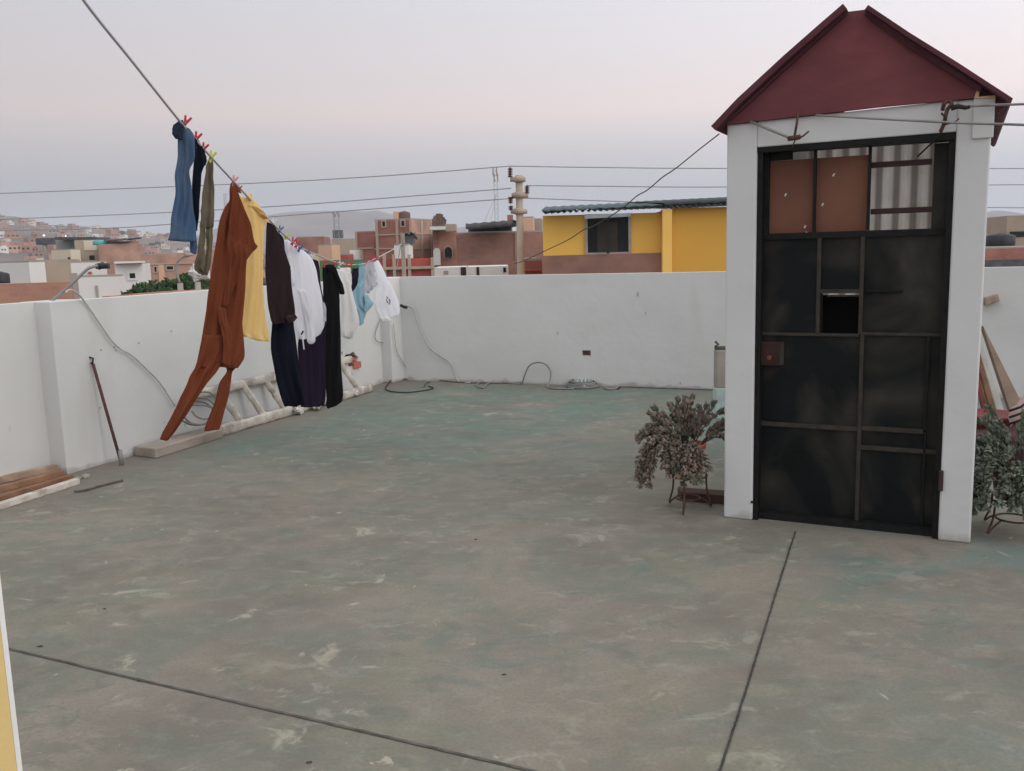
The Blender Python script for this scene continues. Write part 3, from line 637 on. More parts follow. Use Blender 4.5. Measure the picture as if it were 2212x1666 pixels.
cable([gz(916,838),gz(921,830),gz(928,828)],.005,M_black,'short black cable tip sticking up from the floor near the corner')
t=thing('cable_heap','flat coil of grey cable with pale blue ties on the floor by the back wall','cable coil',gz(1258,836))
mb=MB(); pts=[]
for k in range(5):
    for i in range(14):
        th=2*math.pi*i/14; pts.append(gz(1258+(36-3*k)*math.cos(th)+4*math.sin(k*3),835+(6.5-.6*k)*math.sin(th),.015+.014*k))
mb.tube(smoothpath(pts,2),.010,6); obj('coil',mb,M_cable,t,True)
for k,(x,y) in enumerate(((1246,833),(1254,835),(1262,836))):
    mb=MB(); mb.tube([gz(x,y+5,.03),gz(x+4,y-1,.09),gz(x+8,y-4,.05)],.008,6); obj('cable_tie',mb,mat('pale_blue_tie',(.45,.58,.62),.6,.1,10,0),t,True)
cable([gz(1306,838),gz(1312,843),gz(1330,842),gz(1340,837),gz(1380,838),gz(1440,840),gz(1500,842),gz(1548,844)],.012,M_cable,'grey cable running along the back wall towards the stair house')
cable([gz(1335,843),gz(1341,836)],.006,M_black,'black cable tip on the floor right of the flat coil')
mb=MB(); mb.tube([onb(866,660,.17),onb(874,664,.20),onb(880,664,.18)],.02,8); tag(obj('cable_clamp',mb,M_black,None,True),'dark clamp fixed high on the corner pilaster','clamp')
# concrete stub seen left of the stair house
p=ground(1554,905); t=thing('concrete_post','thin broken concrete post with pale blue foot behind the stair house','post',p)
zt_=at(1554,757,p.y).z; x0=at(1547,850,p.y).x; x1=at(1585,850,p.y).x
mb=MB(); mb.aabb(x0,x1,p.y,p.y+.12,.30,zt_); obj('shaft',mb,M_conc,t,bevel=.01)
mb=MB(); mb.aabb(x0-.004,x1+.004,p.y-.006,p.y+.126,0,.2995); obj('painted_foot',mb,mat('pale_blue',(.42,.52,.50),.9,.2,8),t,bevel=.006)
mb=MB(); mb.tube([Vector((x0+.02,p.y+.06,zt_)),Vector((x0+.005,p.y+.06,zt_+.035)),Vector((x0+.03,p.y+.05,zt_+.05)),Vector((x0+.0,p.y+.05,zt_+.08))],.012,6); mb.aabb(x0+.005,x0+.11,p.y+.01,p.y+.11,zt_-.001,zt_+.03); obj('broken_top',mb,mat('dark_conc',(.10,.09,.085),.95,.3,15,.4),t)
p0=ground(1472,1083); p1=ground(1565,1090)
mb=MB(); mb.box(p0,(p1-p0)*2.0,Vector((0,.14,0)),Z*.06); tag(obj('board',mb,mat('dark_brown_wood',(.075,.04,.03),.85,.3,6,.3),bevel=.005),'dark brown board on the floor sticking out from behind the stair house','board')
# ================================================================== THINGS RIGHT OF THE STAIR HOUSE
Yr=7.6
def RP(x,y,Y=Yr): return at(x,y,Y)
mb=MB(); q=[RP(2124,704),RP(2241,937),RP(2198,937),RP(2126,716)]; mb.prism(q,Vector((0,.05,0))); tag(obj('plank',mb,mat('tan_board',(.30,.22,.17),.9,.2,4,.2),bevel=.004),'wide tan board leaning diagonally right of the stair house','plank')
mb=MB(); mb.prism([RP(2112,745,7.5),RP(2118,732,7.5),RP(2184,930,7.5),RP(2172,952,7.5)],Vector((0,.03,0))); tag(obj('plank',mb,mat('pale_board',(.50,.50,.47),.9,.15,4,.2),bevel=.003),'white grey board leaning beside the tan board','plank')
mb=MB(); mb.prism([RP(2105,755,7.4),RP(2113,748,7.4),RP(2172,957,7.4),RP(2158,957,7.4)],Vector((0,.04,0))); tag(obj('plank',mb,M_rustwood,bevel=.003),'narrow reddish brown board leaning closest to the stair house','plank')
wc=bw(2144,649,.0); mb=MB(); a=bw(2128,662,.08); b_=bw(2160,640,.08)
mb.prism([bw(2128,644,.10),bw(2157,636,.10),bw(2161,650,.10),bw(2128,662,.10)],dl*.2); tag(obj('wood_chunk',mb,mat('chunk_wood',(.38,.28,.21),.9,.3,9,.3),bevel=.01),'pale wooden chunk sticking out of the back wall at right','wood block')
# red pot and dark bench behind the plant
mb=MB(); c=ground(2135,1000); c=at(2136,945,6.95); c.z=0
mb.lathe(c,[(.16,.0),(.18,.02),(.20,.25),(.215,.27),(.21,.29),(.19,.28)],20); tag(obj('bucket',mb,mat('dark_red_plastic',(.16,.03,.03),.5,.2,6,0),None,True),'dark red bucket between the stair house and the right plant','bucket')
crumple(at(2128,915,7.1),.11,'crumpled red cloth behind the leaning boards right of the stair house',5.5,mat('red_cloth',(.33,.07,.07),.9,.3,9,.2),'cloth',(1.0,.8,1.1),'red_cloth')
mb=MB(); mb.prism([RP(2108,940,6.7),RP(2172,925,6.7),RP(2172,938,6.7),RP(2108,955,6.7)],Vector((0,.25,0))); tag(obj('plank',mb,mat('dark_purple_wood',(.10,.06,.06),.8,.3,5,.2),bevel=.004),'dark purplish plank lying across behind the right plant','plank')
mb=MB(); mb.prism([RP(2104,800,7.65),RP(2110,790,7.65),RP(2150,945,7.65),RP(2136,945,7.65)],Vector((0,.03,0))); tag(obj('plank',mb,mat('dull_red_board',(.26,.09,.075),.85,.3,5,.2),bevel=.003),'dull red board leaning half hidden behind the stair house','plank')
t=thing('striped_bag','pinkish bag with black stripes at the right edge behind the plant','bag',at(2215,1000,6.6))
M_pink=mat('pinkish_cloth',(.52,.37,.35),.9,.12,8,.3,30)
def ell(mb,c,rx,ry,rz,nU=20,nV=12,nz_=0.0,sd_=0):
    k=len(mb.v)
    for i in range(nV+1):
        ph=math.pi*i/nV
        for j in range(nU):
            th=2*math.pi*j/nU; d=Vector((math.sin(ph)*math.cos(th),math.sin(ph)*math.sin(th),math.cos(ph)))
            q_=1+nz_*noise.noise(d*2+Vector((sd_,0,0))); mb.v.append(Vector(c)+Vector((d.x*rx,d.y*ry,d.z*rz))*q_)
    for i in range(nV):
        for j in range(nU): mb.f.append((k+i*nU+j,k+i*nU+(j+1)%nU,k+(i+1)*nU+(j+1)%nU,k+(i+1)*nU+j))
c=at(2222,915,6.6); c.z=.245; mb=MB(); ell(mb,c,.14,.11,.245,nz_=.35,sd_=3); obj('bag_body',mb,M_pink,t,True)
for k in range(3):
    mb=MB(); a=at(2180,888+k*14,6.47); b_=at(2220,868+k*14,6.44); mb.tube([a,a.lerp(b_,.5)+Vector((0,-.03,0)),b_],.010,6); obj('stripe',mb,M_black,t,True)
mb=MB(); ell(mb,at(2200,955,6.45),.12,.10,.13,nz_=.5,sd_=6); tag(obj('cloth_bundle',mb,mat('maroon_cloth',(.10,.055,.06),.9,.2,8),None,True),'dark maroon cloth bundle beneath the striped bag','bundle')
# ================================================================== POTTED PLANTS ON WIRE STANDS
M_leafA=mat('dusty_leaf_brown',(.20,.155,.125),.75,.5,22,0,col2=(.12,.125,.09),thr=(.5,.62))
M_leafB=mat('dusty_leaf_green',(.12,.14,.10),.75,.45,18,0,col2=(.17,.19,.15),thr=(.45,.62))
M_stem=mat('plant_stem',(.06,.045,.035),.9,.2,20,0)
M_pot=mat('red_pot',(.55,.10,.06),.55,.12,6,0)
def leaf(mb,p,d,l,w_,rnd):
    d=d.normalized(); s=d.orthogonal().normalized(); s=(Matrix.Rotation(rnd.random()*6.28,3,d)@s); n=d.cross(s)
    m_=p+d*l*.55
    vs=[p,m_+s*w_,m_+n*w_*.45,m_-s*w_,m_-n*w_*.45,p+d*l]
    mb.add(vs,[(0,1,2),(0,2,3),(0,3,4),(0,4,1),(5,2,1),(5,3,2),(5,4,3),(5,1,4)])
def plant(name,label,base,potz,potr,stems,m_leaf,seedv,lsize=.032,potm=M_pot,yellow=None):
    t=thing(name,label,'plant',base); rnd=random.Random(seedv); c=Vector(base)
    mb=MB(); prof=[(potr*.72,potz),(potr*.74,potz+.005),(potr*.95,potz+.17),(potr*1.05,potz+.172),(potr*1.07,potz+.20),(potr*.97,potz+.20),(potr*.94,potz+.17)]
    mb.lathe(c,prof,22); obj('pot',mb,potm,t,True)
    mb=MB(); mb.lathe(c,[(potr*.9,potz+.165),(potr*.5,potz+.172),(.01,potz+.175)],16); obj('soil',mb,mat('soil',(.04,.03,.025),1,.3,20),t)
    if yellow:
        mb=MB(); mb.lathe(c,[(potr*.74,potz-.012),(potr*.80,potz+.02),(potr*.83,potz+.05),(potr*.76,potz+.05),(potr*.7,potz-.01)],20); obj('pot_band',mb,yellow,t,True)
    ml=MB(); ms=MB(); top=c+Z*(potz+.19)
    for (vx,vy,vz,dr,ln) in stems(rnd):
        p=top+Vector((vx,vy,0))*.07; v=Vector((vx,vy,vz)).normalized(); pts=[p.copy()]; n=11
        for i in range(n):
            v=(v+Vector((rnd.gauss(0,.09),rnd.gauss(0,.09),rnd.gauss(0,.07)-dr*(i/n)*.55))).normalized(); p=p+v*ln/n; pts.append(p.copy())
            dens=int(2+6.0*(i/n)) if i>1 else 0
            for k in range(dens):
                a=Matrix.Rotation(rnd.random()*6.28,3,v)@v.orthogonal().normalized()
                leaf(ml,p+v*rnd.uniform(-.5,.5)*ln/n,(a*.8+v*.9+Z*.35),lsize*rnd.uniform(.6,1.15),lsize*.30*rnd.uniform(.7,1.2),rnd)
        for k in range(7):
            a=Matrix.Rotation(rnd.random()*6.28,3,v)@v.orthogonal().normalized(); leaf(ml,p,(a*.6+v*1.1+Z*.2),lsize*rnd.uniform(.7,1.2),lsize*.28,rnd)
        ms.tube(pts,.0045,5,r2=.0022)
    obj('stems',ms,M_stem,t,True); obj('foliage',ml,m_leaf,t)
    return t
def stems1(r):
    out=[]
    for i in range(38):                     # upright bristle
        a=r.random()*6.283; e=r.random()**.7
        out.append((math.cos(a)*e*.75-.25,math.sin(a)*e*.6,1.5-.4*e,.02+.12*e,r.uniform(.17,.29)))
    for i in range(12): a=r.uniform(math.pi*.8,math.pi*1.3); out.append((math.cos(a),math.sin(a)*.8,.8,.5,r.uniform(.18,.26)))
    for i in range(24):                     # drooping down over the front of the pot
        a=r.uniform(math.pi*1.05,math.pi*1.55); out.append((math.cos(a)*.7,math.sin(a)*.9,r.uniform(-.1,.5),r.uniform(1.0,1.6),r.uniform(.20,.36)))
    for i in range(8): a=r.uniform(math.pi*.9,math.pi*1.15); out.append((math.cos(a)*1.3,math.sin(a)*.6,.15,1.5,r.uniform(.30,.40)))
    for i in range(10): out.append((1.2,r.uniform(-.1,.4),1.0,.35,r.uniform(.20,.28)))
    return out
def stand(label,c,r,h,group,legs=4,rot=0.5):
    t=thing('plant_stand',label,'plant stand',c,group); c=Vector(c)
    mb=MB(); mb.tube([c+Vector((math.cos(a)*r,math.sin(a)*r,h)) for a in [2*math.pi*i/24 for i in range(25)]],.006,6); obj('top_ring',mb,M_rust,t,True)
    mb=MB(); rb=r*.62; mb.tube([c+Vector((math.cos(a)*rb,math.sin(a)*rb,.07)) for a in [2*math.pi*i/24 for i in range(25)]],.006,6); obj('lower_ring',mb,M_rust,t,True)
    for k in range(legs):
        a=rot+2*math.pi*k/legs; d=Vector((math.cos(a),math.sin(a),0)); mb=MB()
        mb.tube(smoothpath([c+d*r+Z*h,c+d*(r*1.05)+Z*h*.5,c+d*(r*1.3)+Z*.008,c+d*(r*1.05)+Z*.035,c+d*rb+Z*.07],4),.006,6); obj('leg',mb,M_rust,t,True)
    return t
pc=ground(1486,1098); pc.z=0
stand('rusty wire stand with ring base under the brown shrub left of the stair house',pc,.12,.22,'wire plant stands',3,-1.95)
plant('potted_plant','brown dusty bushy succulent trailing from a red pot left of the stair house',pc,.225,.105,stems1,M_leafA,11,.040,M_pot,mat('yellow_plastic',(.62,.42,.08),.6,.1,5,0))
pc2=ground(2195,1160); pc2=Vector((pc2.x+.05,pc2.y+.12,0))
def stems2(r):
    out=[]
    for i in range(42):
        a=r.random()*6.283; e=r.random()**.6
        out.append((math.cos(a)*e*1.2-.1,math.sin(a)*e*1.2,1.1-.6*e,.1+.9*e,r.uniform(.22,.36)))
    for i in range(34):
        a=r.uniform(math.pi*.85,math.pi*1.75); out.append((math.cos(a)*1.1,math.sin(a),.35,1.4,r.uniform(.26,.42)))
    return out
stand('rusty wire stand under the green grey shrub at the right edge',pc2,.15,.19,'wire plant stands',4,3.5)
plant('potted_plant','green grey bushy succulent in a dark red pot at the right edge',pc2,.19,.14,stems2,M_leafB,23,.046,mat('dark_red_pot',(.13,.03,.035),.6,.1,6,0))
# ================================================================== CLOTHES LINE
LA=at(505,395,6.0); LB=at(866,527,C0.y-.10); LAg=Vector((LA.x,LA.y,0)); LBg=Vector((LB.x,LB.y,0))
ld=(LBg-LAg).normalized(); ln=Vector((ld.y,-ld.x,0))
def LP(x,y,off=0.0): return hit(x,y,LAg+ln*off,ln)
linepx=[(100,-130),(180,0),(284,131),(385,258),(440,322),(505,393),(560,452),(600,494),(640,529),(680,549),(730,568),(775,572),(811,559),(851,538),(868,527)]
M_line=mat('line_wire',(.42,.42,.43),.5,.1,10,0,metal=.2)
mb=MB(); mb.tube(smoothpath([LP(*p) for p in linepx],6),.0075,8,r2=.006)
tag(obj('clothes_line',mb,M_line,None,True),'grey clothes line running from the top left down to the corner post','clothes line')
def linept(x):
    for (x0,y0),(x1,y1) in zip(linepx,linepx[1:]):
        if x0<=x<=x1: return LP(x,y0+(y1-y0)*(x-x0)/(x1-x0))
# corner post that holds the line
pp=Vector((LB.x+.0,C0.y+.07,WALLH)); 
t=thing('line_post','grey wooden post on the corner of the walls holding the clothes line','post',pp)
pz=at(867,505,pp.y).z
mb=MB(); mb.aabb(pp.x-.02,pp.x+.03,pp.y-.025,pp.y+.025,WALLH-.02,pz); obj('post',mb,M_wood,t,bevel=.005)
mb=MB(); mb.tube([at(866,527,pp.y-.03),at(858,575,pp.y-.03),at(850,598,pp.y-.03)],.006,6); obj('stay_wire',mb,M_steel,t)
mb=MB(); 
for k in range(2): mb.tube([pp+Vector((.005+.033*math.cos(a),.033*math.sin(a),pz-WALLH-.12-.03*k)) for a in [2*math.pi*i/10 for i in range(11)]],.006,5)
obj('binding',mb,M_steel,t)
def cloth_mat(name,col,col2=None,trans=.12,var=.16,rough=.95):
    return mat(name,col,rough,var,2.2,.35,160,col2=col2,thr=(.4,.62),trans=trans,stretch=(1,1,.35),spec=.1)
def strip_cloth(mb,P,n,rows,thick,fold,ff,seedv,off=0.0,nr=40,nc=64,capt=True):
    """rows: ((xl,yl),(xr,yr)) in photo pixels, laid on the garment's own vertical plane (P,n); a closed, folded two-layer shell"""
    Lp=[hit(a[0],a[1],P,n) for a,b in rows]; Rp=[hit(b[0],b[1],P,n) for a,b in rows]
    def samp(A,t):
        f=t*(len(A)-1); i=min(int(f),len(A)-2); u=f-i
        p0=A[max(i-1,0)];p1=A[i];p2=A[i+1];p3=A[min(i+2,len(A)-1)]
        c=.5*((2*p1)+(p2-p0)*u+(2*p0-5*p1+4*p2-p3)*u*u+(3*p1-p0-3*p2+p3)*u**3); return c.lerp(p1.lerp(p2,u),.45)
    k=len(mb.v); h=nc//2
    for i in range(nr+1):
        t=i/nr; a=samp(Lp,t); b_=samp(Rp,t); wdt=(b_-a).length; edge=min(1,.35+t*2.2)
        for j in range(nc):
            th=2*math.pi*j/nc; c=.5+.5*math.cos(th)*1.0; c=.5-.5*math.cos(th); s_=math.sin(th)
            p=a.lerp(b_,c)
            sw=c*wdt; drift=.6*math.sin(t*2.3+seedv)*(1-.3*t)
            w1=math.sin(sw*ff+seedv+drift*2+t*1.6); w2=math.sin(sw*ff*2.1+seedv*3.1-t*2.6)
            am=.5+1.1*abs(noise.noise(Vector((sw*ff*.22,t*1.6,seedv+2)))); f=(1-2*abs(w1)**.8)*.8*am+.28*(1-2*abs(w2))*am+1.25*noise.noise(Vector((sw*ff*.28,t*1.9,seedv)))+.35*noise.noise(Vector((sw*ff*.9,t*6,seedv+9)))
            env=min(1,4*c*(1-c)+.25)
            d=f*fold*1.35*edge*env + s_*thick*(.35+.65*edge)*min(1,wdt/.12)
            e_=(b_-a).normalized()*noise.noise(Vector((t*7,c*1.5,seedv+4)))*fold*.55
            p=p+n*(d+off)+e_
            if i==nr: p=p+Z*.012*noise.noise(Vector((sw*14,seedv,1)))
            mb.v.append(p)
    for i in range(nr):
        for j in range(nc): mb.f.append((k+i*nc+j,k+i*nc+(j+1)%nc,k+(i+1)*nc+(j+1)%nc,k+(i+1)*nc+j))
    # caps: bridge front and back layer at top and hem
    for r_,fl_ in ((0,0),(nr,1)):
        b0=k+r_*nc
        for j in range(0,h):
            q=(b0+j,b0+j+1,b0+nc-1-j,(b0+(nc-j)%nc)) if j>0 else (b0,b0+1,b0+nc-1)
            if j==h-1: q=(b0+j,b0+j+1,b0+nc-j) 
            q=tuple(dict.fromkeys(q)); 
            if len(q)>2: mb.f.append(q if fl_ else q[::-1])
def yawn(t_):            # vertical plane turned between line direction (0) and facing the camera (1)
    d=(ld*(1-t_)+Vector((1,0,0))*t_).normalized(); n=Vector((d.y,-d.x,0))
    return n
def cr4(*r): return [((542.2+a*.2766,460.8+b*.2766),(542.2+c*.2766,460.8+d*.2766)) for a,b,c,d in r]
def cr3(*r): return [((325.3+a*.3578,379.5+b*.3578),(325.3+c*.3578,379.5+d*.3578)) for a,b,c,d in r]
def cr2(*r): return [((325.3+a*.2604,216.9+b*.2604),(325.3+c*.2604,216.9+d*.2604)) for a,b,c,d in r]
M_denim=cloth_mat('blue_denim',(.038,.09,.195),(.115,.15,.19),trans=.05)
M_denimd=cloth_mat('dark_denim',(.022,.030,.055),trans=.03)
M_navy=cloth_mat('navy_cloth',(.0065,.008,.016),trans=.02)
M_khaki=cloth_mat('khaki_cloth',(.165,.138,.095),(.125,.105,.075),trans=.1)
M_rustc=cloth_mat('rust_cloth',(.195,.055,.026),(.150,.042,.020),trans=.10)
M_yelc=cloth_mat('yellow_cloth',(.95,.70,.31),(.90,.65,.28),trans=.35)
M_brn=cloth_mat('dark_brown_cloth',(.026,.017,.019),trans=.02)
M_wht=cloth_mat('white_cloth',(.88,.88,.92),trans=.35,var=.04)
M_wht2=cloth_mat('cream_white_cloth',(.86,.85,.84),trans=.35,var=.04)
M_gry=cloth_mat('light_grey_cloth',(.60,.60,.64),trans=.35,var=.04)
M_pur=cloth_mat('purple_cloth',(.019,.012,.027),trans=.02)
M_blk=cloth_mat('black_cloth',(.008,.008,.009),trans=.01)
M_lbl=cloth_mat('light_blue_cloth',(.33,.52,.60),(.28,.46,.54),trans=.2)
def garment(name,label,cat,x0,yaw,strips,grp='clothes pegged on the line'):
    """strips: (part name, material, rows, thick, fold, freq, offset)"""
    P=linept(x0); n=yawn(yaw); n=-n if n.dot(CAM-P)<0 else n
    P0_=Vector((P.x,P.y,0)); main=[s for s in strips if s[0] is None]; parts=[s for s in strips if s[0]]
    mb=MB(); k=0
    for (_,m_,rows,th,fo,fr,off) in main:
        strip_cloth(mb,P0_,n,rows,th,fo,fr,hash_(label)+k*1.7,off); k+=1
    if parts:
        t=thing(name,label,cat,(P.x,P.y,min(v.z for v in mb.v)),grp); body=obj('body',mb,main[0][1],t,True)
        for (pn,m_,rows,th,fo,fr,off) in parts:
            if callable(rows): rows(t,P0_,n,pn,m_)
            else:
                q=MB(); strip_cloth(q,P0_,n,rows,th,fo,fr,hash_(label)+k*2.3,off); k+=1; obj(pn,q,m_,t,True)
        return t
    return tag(obj(name,mb,main[0][1],None,True),label,cat,grp)
def hash_(s): return (sum(ord(c)*(i+1) for i,c in enumerate(s))%997)/50.0
# 1 jeans
garment('jeans','blue denim jeans pegged on the line highest and nearest','jeans',400,.55,[
 (None,M_denim,cr2((262,200,322,235),(245,250,350,275),(232,330,365,330),(222,430,365,470),(213,560,325,570),(205,680,332,690),(196,800,348,810),(180,950,362,940),(160,1050,372,1050),(143,1162,385,1178)),.022,.016,42,0),
 ('leg',M_denim,cr2((325,600,338,605),(330,680,350,690),(338,800,362,800),(342,950,378,960),(345,1080,392,1090),(348,1200,410,1210),(352,1262,404,1268)),.018,.010,40,-.05),
 ('waistband',M_denimd,cr2((228,172,262,165),(185,205,268,200),(168,240,268,240),(175,290,262,300),(205,325,250,335)),.045,.010,30,.02),
 ('pocket_flap',M_denimd,cr2((340,270,382,300),(335,330,410,350),(335,400,390,410),(330,470,355,478)),.02,.010,40,-.03)])
garment('trousers','narrow dark navy trousers hanging behind the blue denim jeans','trousers',432,.5,[
 (None,M_navy,cr2((365,300,385,300),(362,350,420,365),(360,420,450,430),(358,500,465,500),(356,545,440,550),(352,600,418,605),(345,700,412,700),(350,850,404,850),(358,980,396,980),(366,1080,384,1080)),.02,.012,45,0),
 ('waistband',M_denimd,cr2((400,350,425,365),(410,400,462,430),(420,460,474,470),(425,530,468,540)),.03,.008,30,-.02)])
garment('trousers','olive khaki trousers hanging straight beside the rust garment','trousers',458,.5,[
 (None,M_khaki,cr2((480,478,500,480),(470,510,515,510),(455,600,524,600),(438,720,527,720),(425,850,526,850),(415,950,526,950),(405,1050,526,1050)),.022,.014,55,0),
 ('leg',M_khaki,cr2((407,1000,458,1000),(400,1100,448,1100),(388,1220,446,1220),(370,1320,444,1320),(352,1395,440,1400),(385,1425,438,1440)),.018,.012,60,.01),
 ('leg',M_khaki,cr2((460,1000,526,1000),(464,1100,524,1100),(468,1200,520,1200),(458,1320,508,1320),(448,1420,492,1425),(450,1452,478,1458)),.018,.012,60,-.01)])
# 4 rust jumpsuit
garment('jumpsuit','long rust brown jumpsuit with blown out legs, largest garment on the line','jumpsuit',505,.62,[
 (None,M_rustc,cr3((486,45,500,45),(478,90,512,80),(470,150,530,140),(450,185,548,190),(425,260,562,250),(402,350,576,345),(386,430,580,430),(376,520,580,520),(366,600,578,600),(354,700,572,700),(342,800,560,800),(326,900,550,900),(312,1000,558,1000),(298,1070,570,1080),(282,1125,562,1115),(272,1150,520,1165)),.028,.026,36,0),
 ('leg',M_rustc,cr3((320,960,440,960),(300,1060,440,1060),(272,1140,422,1140),(240,1205,385,1200),(208,1280,322,1280),(170,1360,262,1365),(122,1450,205,1455),(76,1540,150,1545),(54,1588,112,1592)),.03,.014,36,.015),
 ('leg',M_rustc,cr3((450,1000,560,1000),(440,1080,568,1095),(450,1140,530,1150),(462,1185,500,1185),(418,1250,490,1255),(394,1350,468,1350),(362,1440,442,1440),(330,1520,415,1530),(326,1545,408,1535)),.028,.012,36,-.01),
 ('bodice_flap',M_rustc,cr3((492,50,502,50),(482,140,526,130),(468,230,556,215),(458,320,592,305),(452,400,620,400),(450,432,633,430),(452,480,598,470),(446,540,548,540),(440,620,520,610),(430,720,480,720),(428,790,446,800)),.012,.020,44,.055),
 ('waist_tie',M_rustc,cr3((395,790,440,800),(400,860,450,850),(415,930,470,925),(425,1000,480,1000),(428,1060,478,1060),(420,1130,470,1150)),.010,.010,60,.06),
 ('shoulder_strap',M_rustc,cr3((500,50,510,60),(505,75,540,80),(515,95,550,110)),.012,.01,40,0)])
# 5 yellow shirt
garment('shirt','long yellow shirt hanging between the rust jumpsuit and the dark brown dress','shirt',545,.55,[
 (None,M_yelc,cr3((532,120,575,135),(540,150,640,165),(545,190,690,235),(552,230,716,272),(560,290,690,295),(570,360,684,360),(578,450,680,450),(575,550,678,560),(568,650,680,660),(560,760,686,760),(550,860,696,860),(540,915,706,920),(534,950,714,965),(560,975,719,1008)),.022,.013,34,0),
 ('sleeve',M_yelc,cr3((560,112,602,106),(566,120,610,122),(572,140,612,140),(590,150,616,160),(586,190,626,185)),.02,.008,30,.02),
 ('collar',cloth_mat('ochre_cloth',(.50,.30,.12),trans=.15),cr3((600,185,625,190),(620,205,650,205),(640,225,676,222),(650,240,690,245),(675,258,700,262)),.018,.006,30,.03)])
# 6 dark dress + navy
garment('blouse','sheer dark brown blouse next to the yellow shirt','blouse',595,.4,[
 (None,M_brn,cr4((108,72,150,85),(100,160,190,150),(95,300,240,290),(94,450,290,450),(98,560,300,560),(108,660,315,680),(120,760,325,770),(135,830,325,820),(160,870,310,845)),.02,.014,40,.03),
 ('cuff',cloth_mat('sheer_brown',(.055,.038,.042),trans=.2),cr4((235,800,310,790),(240,830,322,815),(260,855,300,845)),.016,.01,40,.055)])
garment('trousers','navy blue trousers behind the dark brown blouse reaching low','trousers',607,.35,[
 (None,M_navy,cr4((150,85,200,130),(170,150,272,190),(190,300,290,320),(200,500,305,520),(200,700,340,700),(190,850,360,850),(178,980,375,980),(176,1080,384,1080),(196,1200,400,1200),(225,1330,425,1320),(250,1430,432,1420),(282,1512,430,1500)),.03,.014,34,-.03)])
# 7 white sweatshirt
def draw(par,P,n,pn,m_):
    mb=MB(); mb.tube(smoothpath([hit(542.2+a*.2766,460.8+b*.2766,P,n)+n*.06 for a,b in ((362,930),(368,960),(374,1010),(380,1060))],4),.006,6); obj(pn,mb,m_,par,True)
    mb=MB(); mb.tube([hit(542.2+a*.2766,460.8+b*.2766,P,n)+n*.065 for a,b in ((355,945),(372,918))],.007,6); obj(pn,mb,M_blk,par,True)
garment('sweatshirt','white sweatshirt hanging in front of the purple trousers','sweatshirt',655,.45,[
 (None,M_wht,cr4((262,205,340,235),(268,280,410,290),(278,360,478,360),(290,450,508,450),(302,540,526,540),(308,640,548,640),(322,740,566,740),(336,830,577,830),(345,900,570,890),(362,955,540,945),(385,985,492,975)),.035,.010,30,0),
 ('sleeve',M_wht,cr4((345,600,400,600),(370,700,430,700),(395,800,448,800),(410,880,462,880),(416,950,476,950),(420,1000,478,995),(436,1020,465,1018)),.03,.010,40,.04),
 ('sleeve',M_wht,cr4((262,210,300,215),(268,300,318,300),(278,400,328,400),(292,500,326,500),(305,565,325,565)),.025,.010,40,.03),
 ('hem_band',M_gry,cr4((545,700,560,695),(552,740,574,735),(556,790,578,790),(552,850,576,845)),.02,.006,40,.02),
 ('drawstring',M_wht,draw,0,0,0,0)])
garment('trousers','dark purple trousers behind the white sweatshirt','trousers',688,.35,[
 (None,M_pur,cr4((470,352,545,372),(490,440,556,440),(510,550,566,550),(520,680,590,680),(480,820,600,820),(400,950,605,950),(384,1060,600,1060),(392,1200,600,1200),(405,1350,602,1350),(410,1450,600,1450),(412,1515,592,1508)),.03,.014,36,-.03)])
# black dress
garment('dress','long black dress with a short sleeve, lowest hem on the line','dress',712,.4,[
 (None,M_blk,cr4((565,405,640,410),(562,470,668,480),(565,560,690,570),(568,640,684,650),(572,760,694,760),(574,900,698,900),(574,1050,700,1050),(576,1200,700,1200),(582,1320,710,1320),(588,1420,722,1430),(594,1490,700,1480),(600,1525,640,1515)),.032,.014,36,0),
 ('sleeve',M_blk,cr4((600,410,645,425),(630,480,675,500),(650,540,700,560),(665,600,713,622),(678,632,706,636)),.02,.008,40,.03),
 ('collar',M_blk,cr4((590,400,640,402),(580,425,655,435),(590,460,650,462)),.035,.006,30,.01)])
garment('shirt','cream white wavy shirt right of the black dress','shirt',742,.45,[
 (None,M_wht2,cr4((652,432,700,440),(648,470,780,470),(670,520,784,530),(694,580,782,580),(704,650,800,660),(712,750,822,760),(712,850,840,850),(704,920,812,930),(720,965,775,982)),.035,.015,38,0),
 ('sleeve',M_wht2,cr4((700,425,792,425),(715,445,796,450),(740,520,792,520),(742,620,790,620),(752,720,800,720),(770,830,826,830),(790,880,840,870)),.025,.014,40,-.03),
 ('lining',M_gry,cr4((678,650,704,640),(680,720,706,715),(688,780,708,780),(698,815,708,815)),.015,.006,40,-.04)])
garment('vest','small black vest between the cream shirt and the light blue cloth','vest',768,.4,[
 (None,M_pur,cr4((792,430,838,428),(788,470,840,470),(780,520,838,520),(782,570,830,560),(790,612,800,610)),.02,.008,40,0)])
garment('blouse','light blue blouse blown sideways near the far end of the line','blouse',785,.45,[
 (None,M_lbl,cr4((848,395,884,390),(842,450,886,450),(838,520,884,520),(800,575,884,580),(798,640,900,640),(802,700,935,690),(812,740,925,730),(838,770,905,765),(843,820,884,820),(846,878,880,862)),.022,.014,46,0),
 ('sleeve',M_lbl,cr4((870,640,900,640),(872,680,925,680),(876,705,943,705),(872,740,920,740),(870,760,895,765)),.014,.006,46,.03)])
garment('shirt','light grey shirt pegged between the light blue blouse and the last white shirt','shirt',800,.45,[
 (None,M_gry,cr4((886,390,955,378),(888,440,965,450),(886,500,976,510),(886,560,974,562),(892,600,945,600),(905,635,920,625)),.02,.016,40,0)])
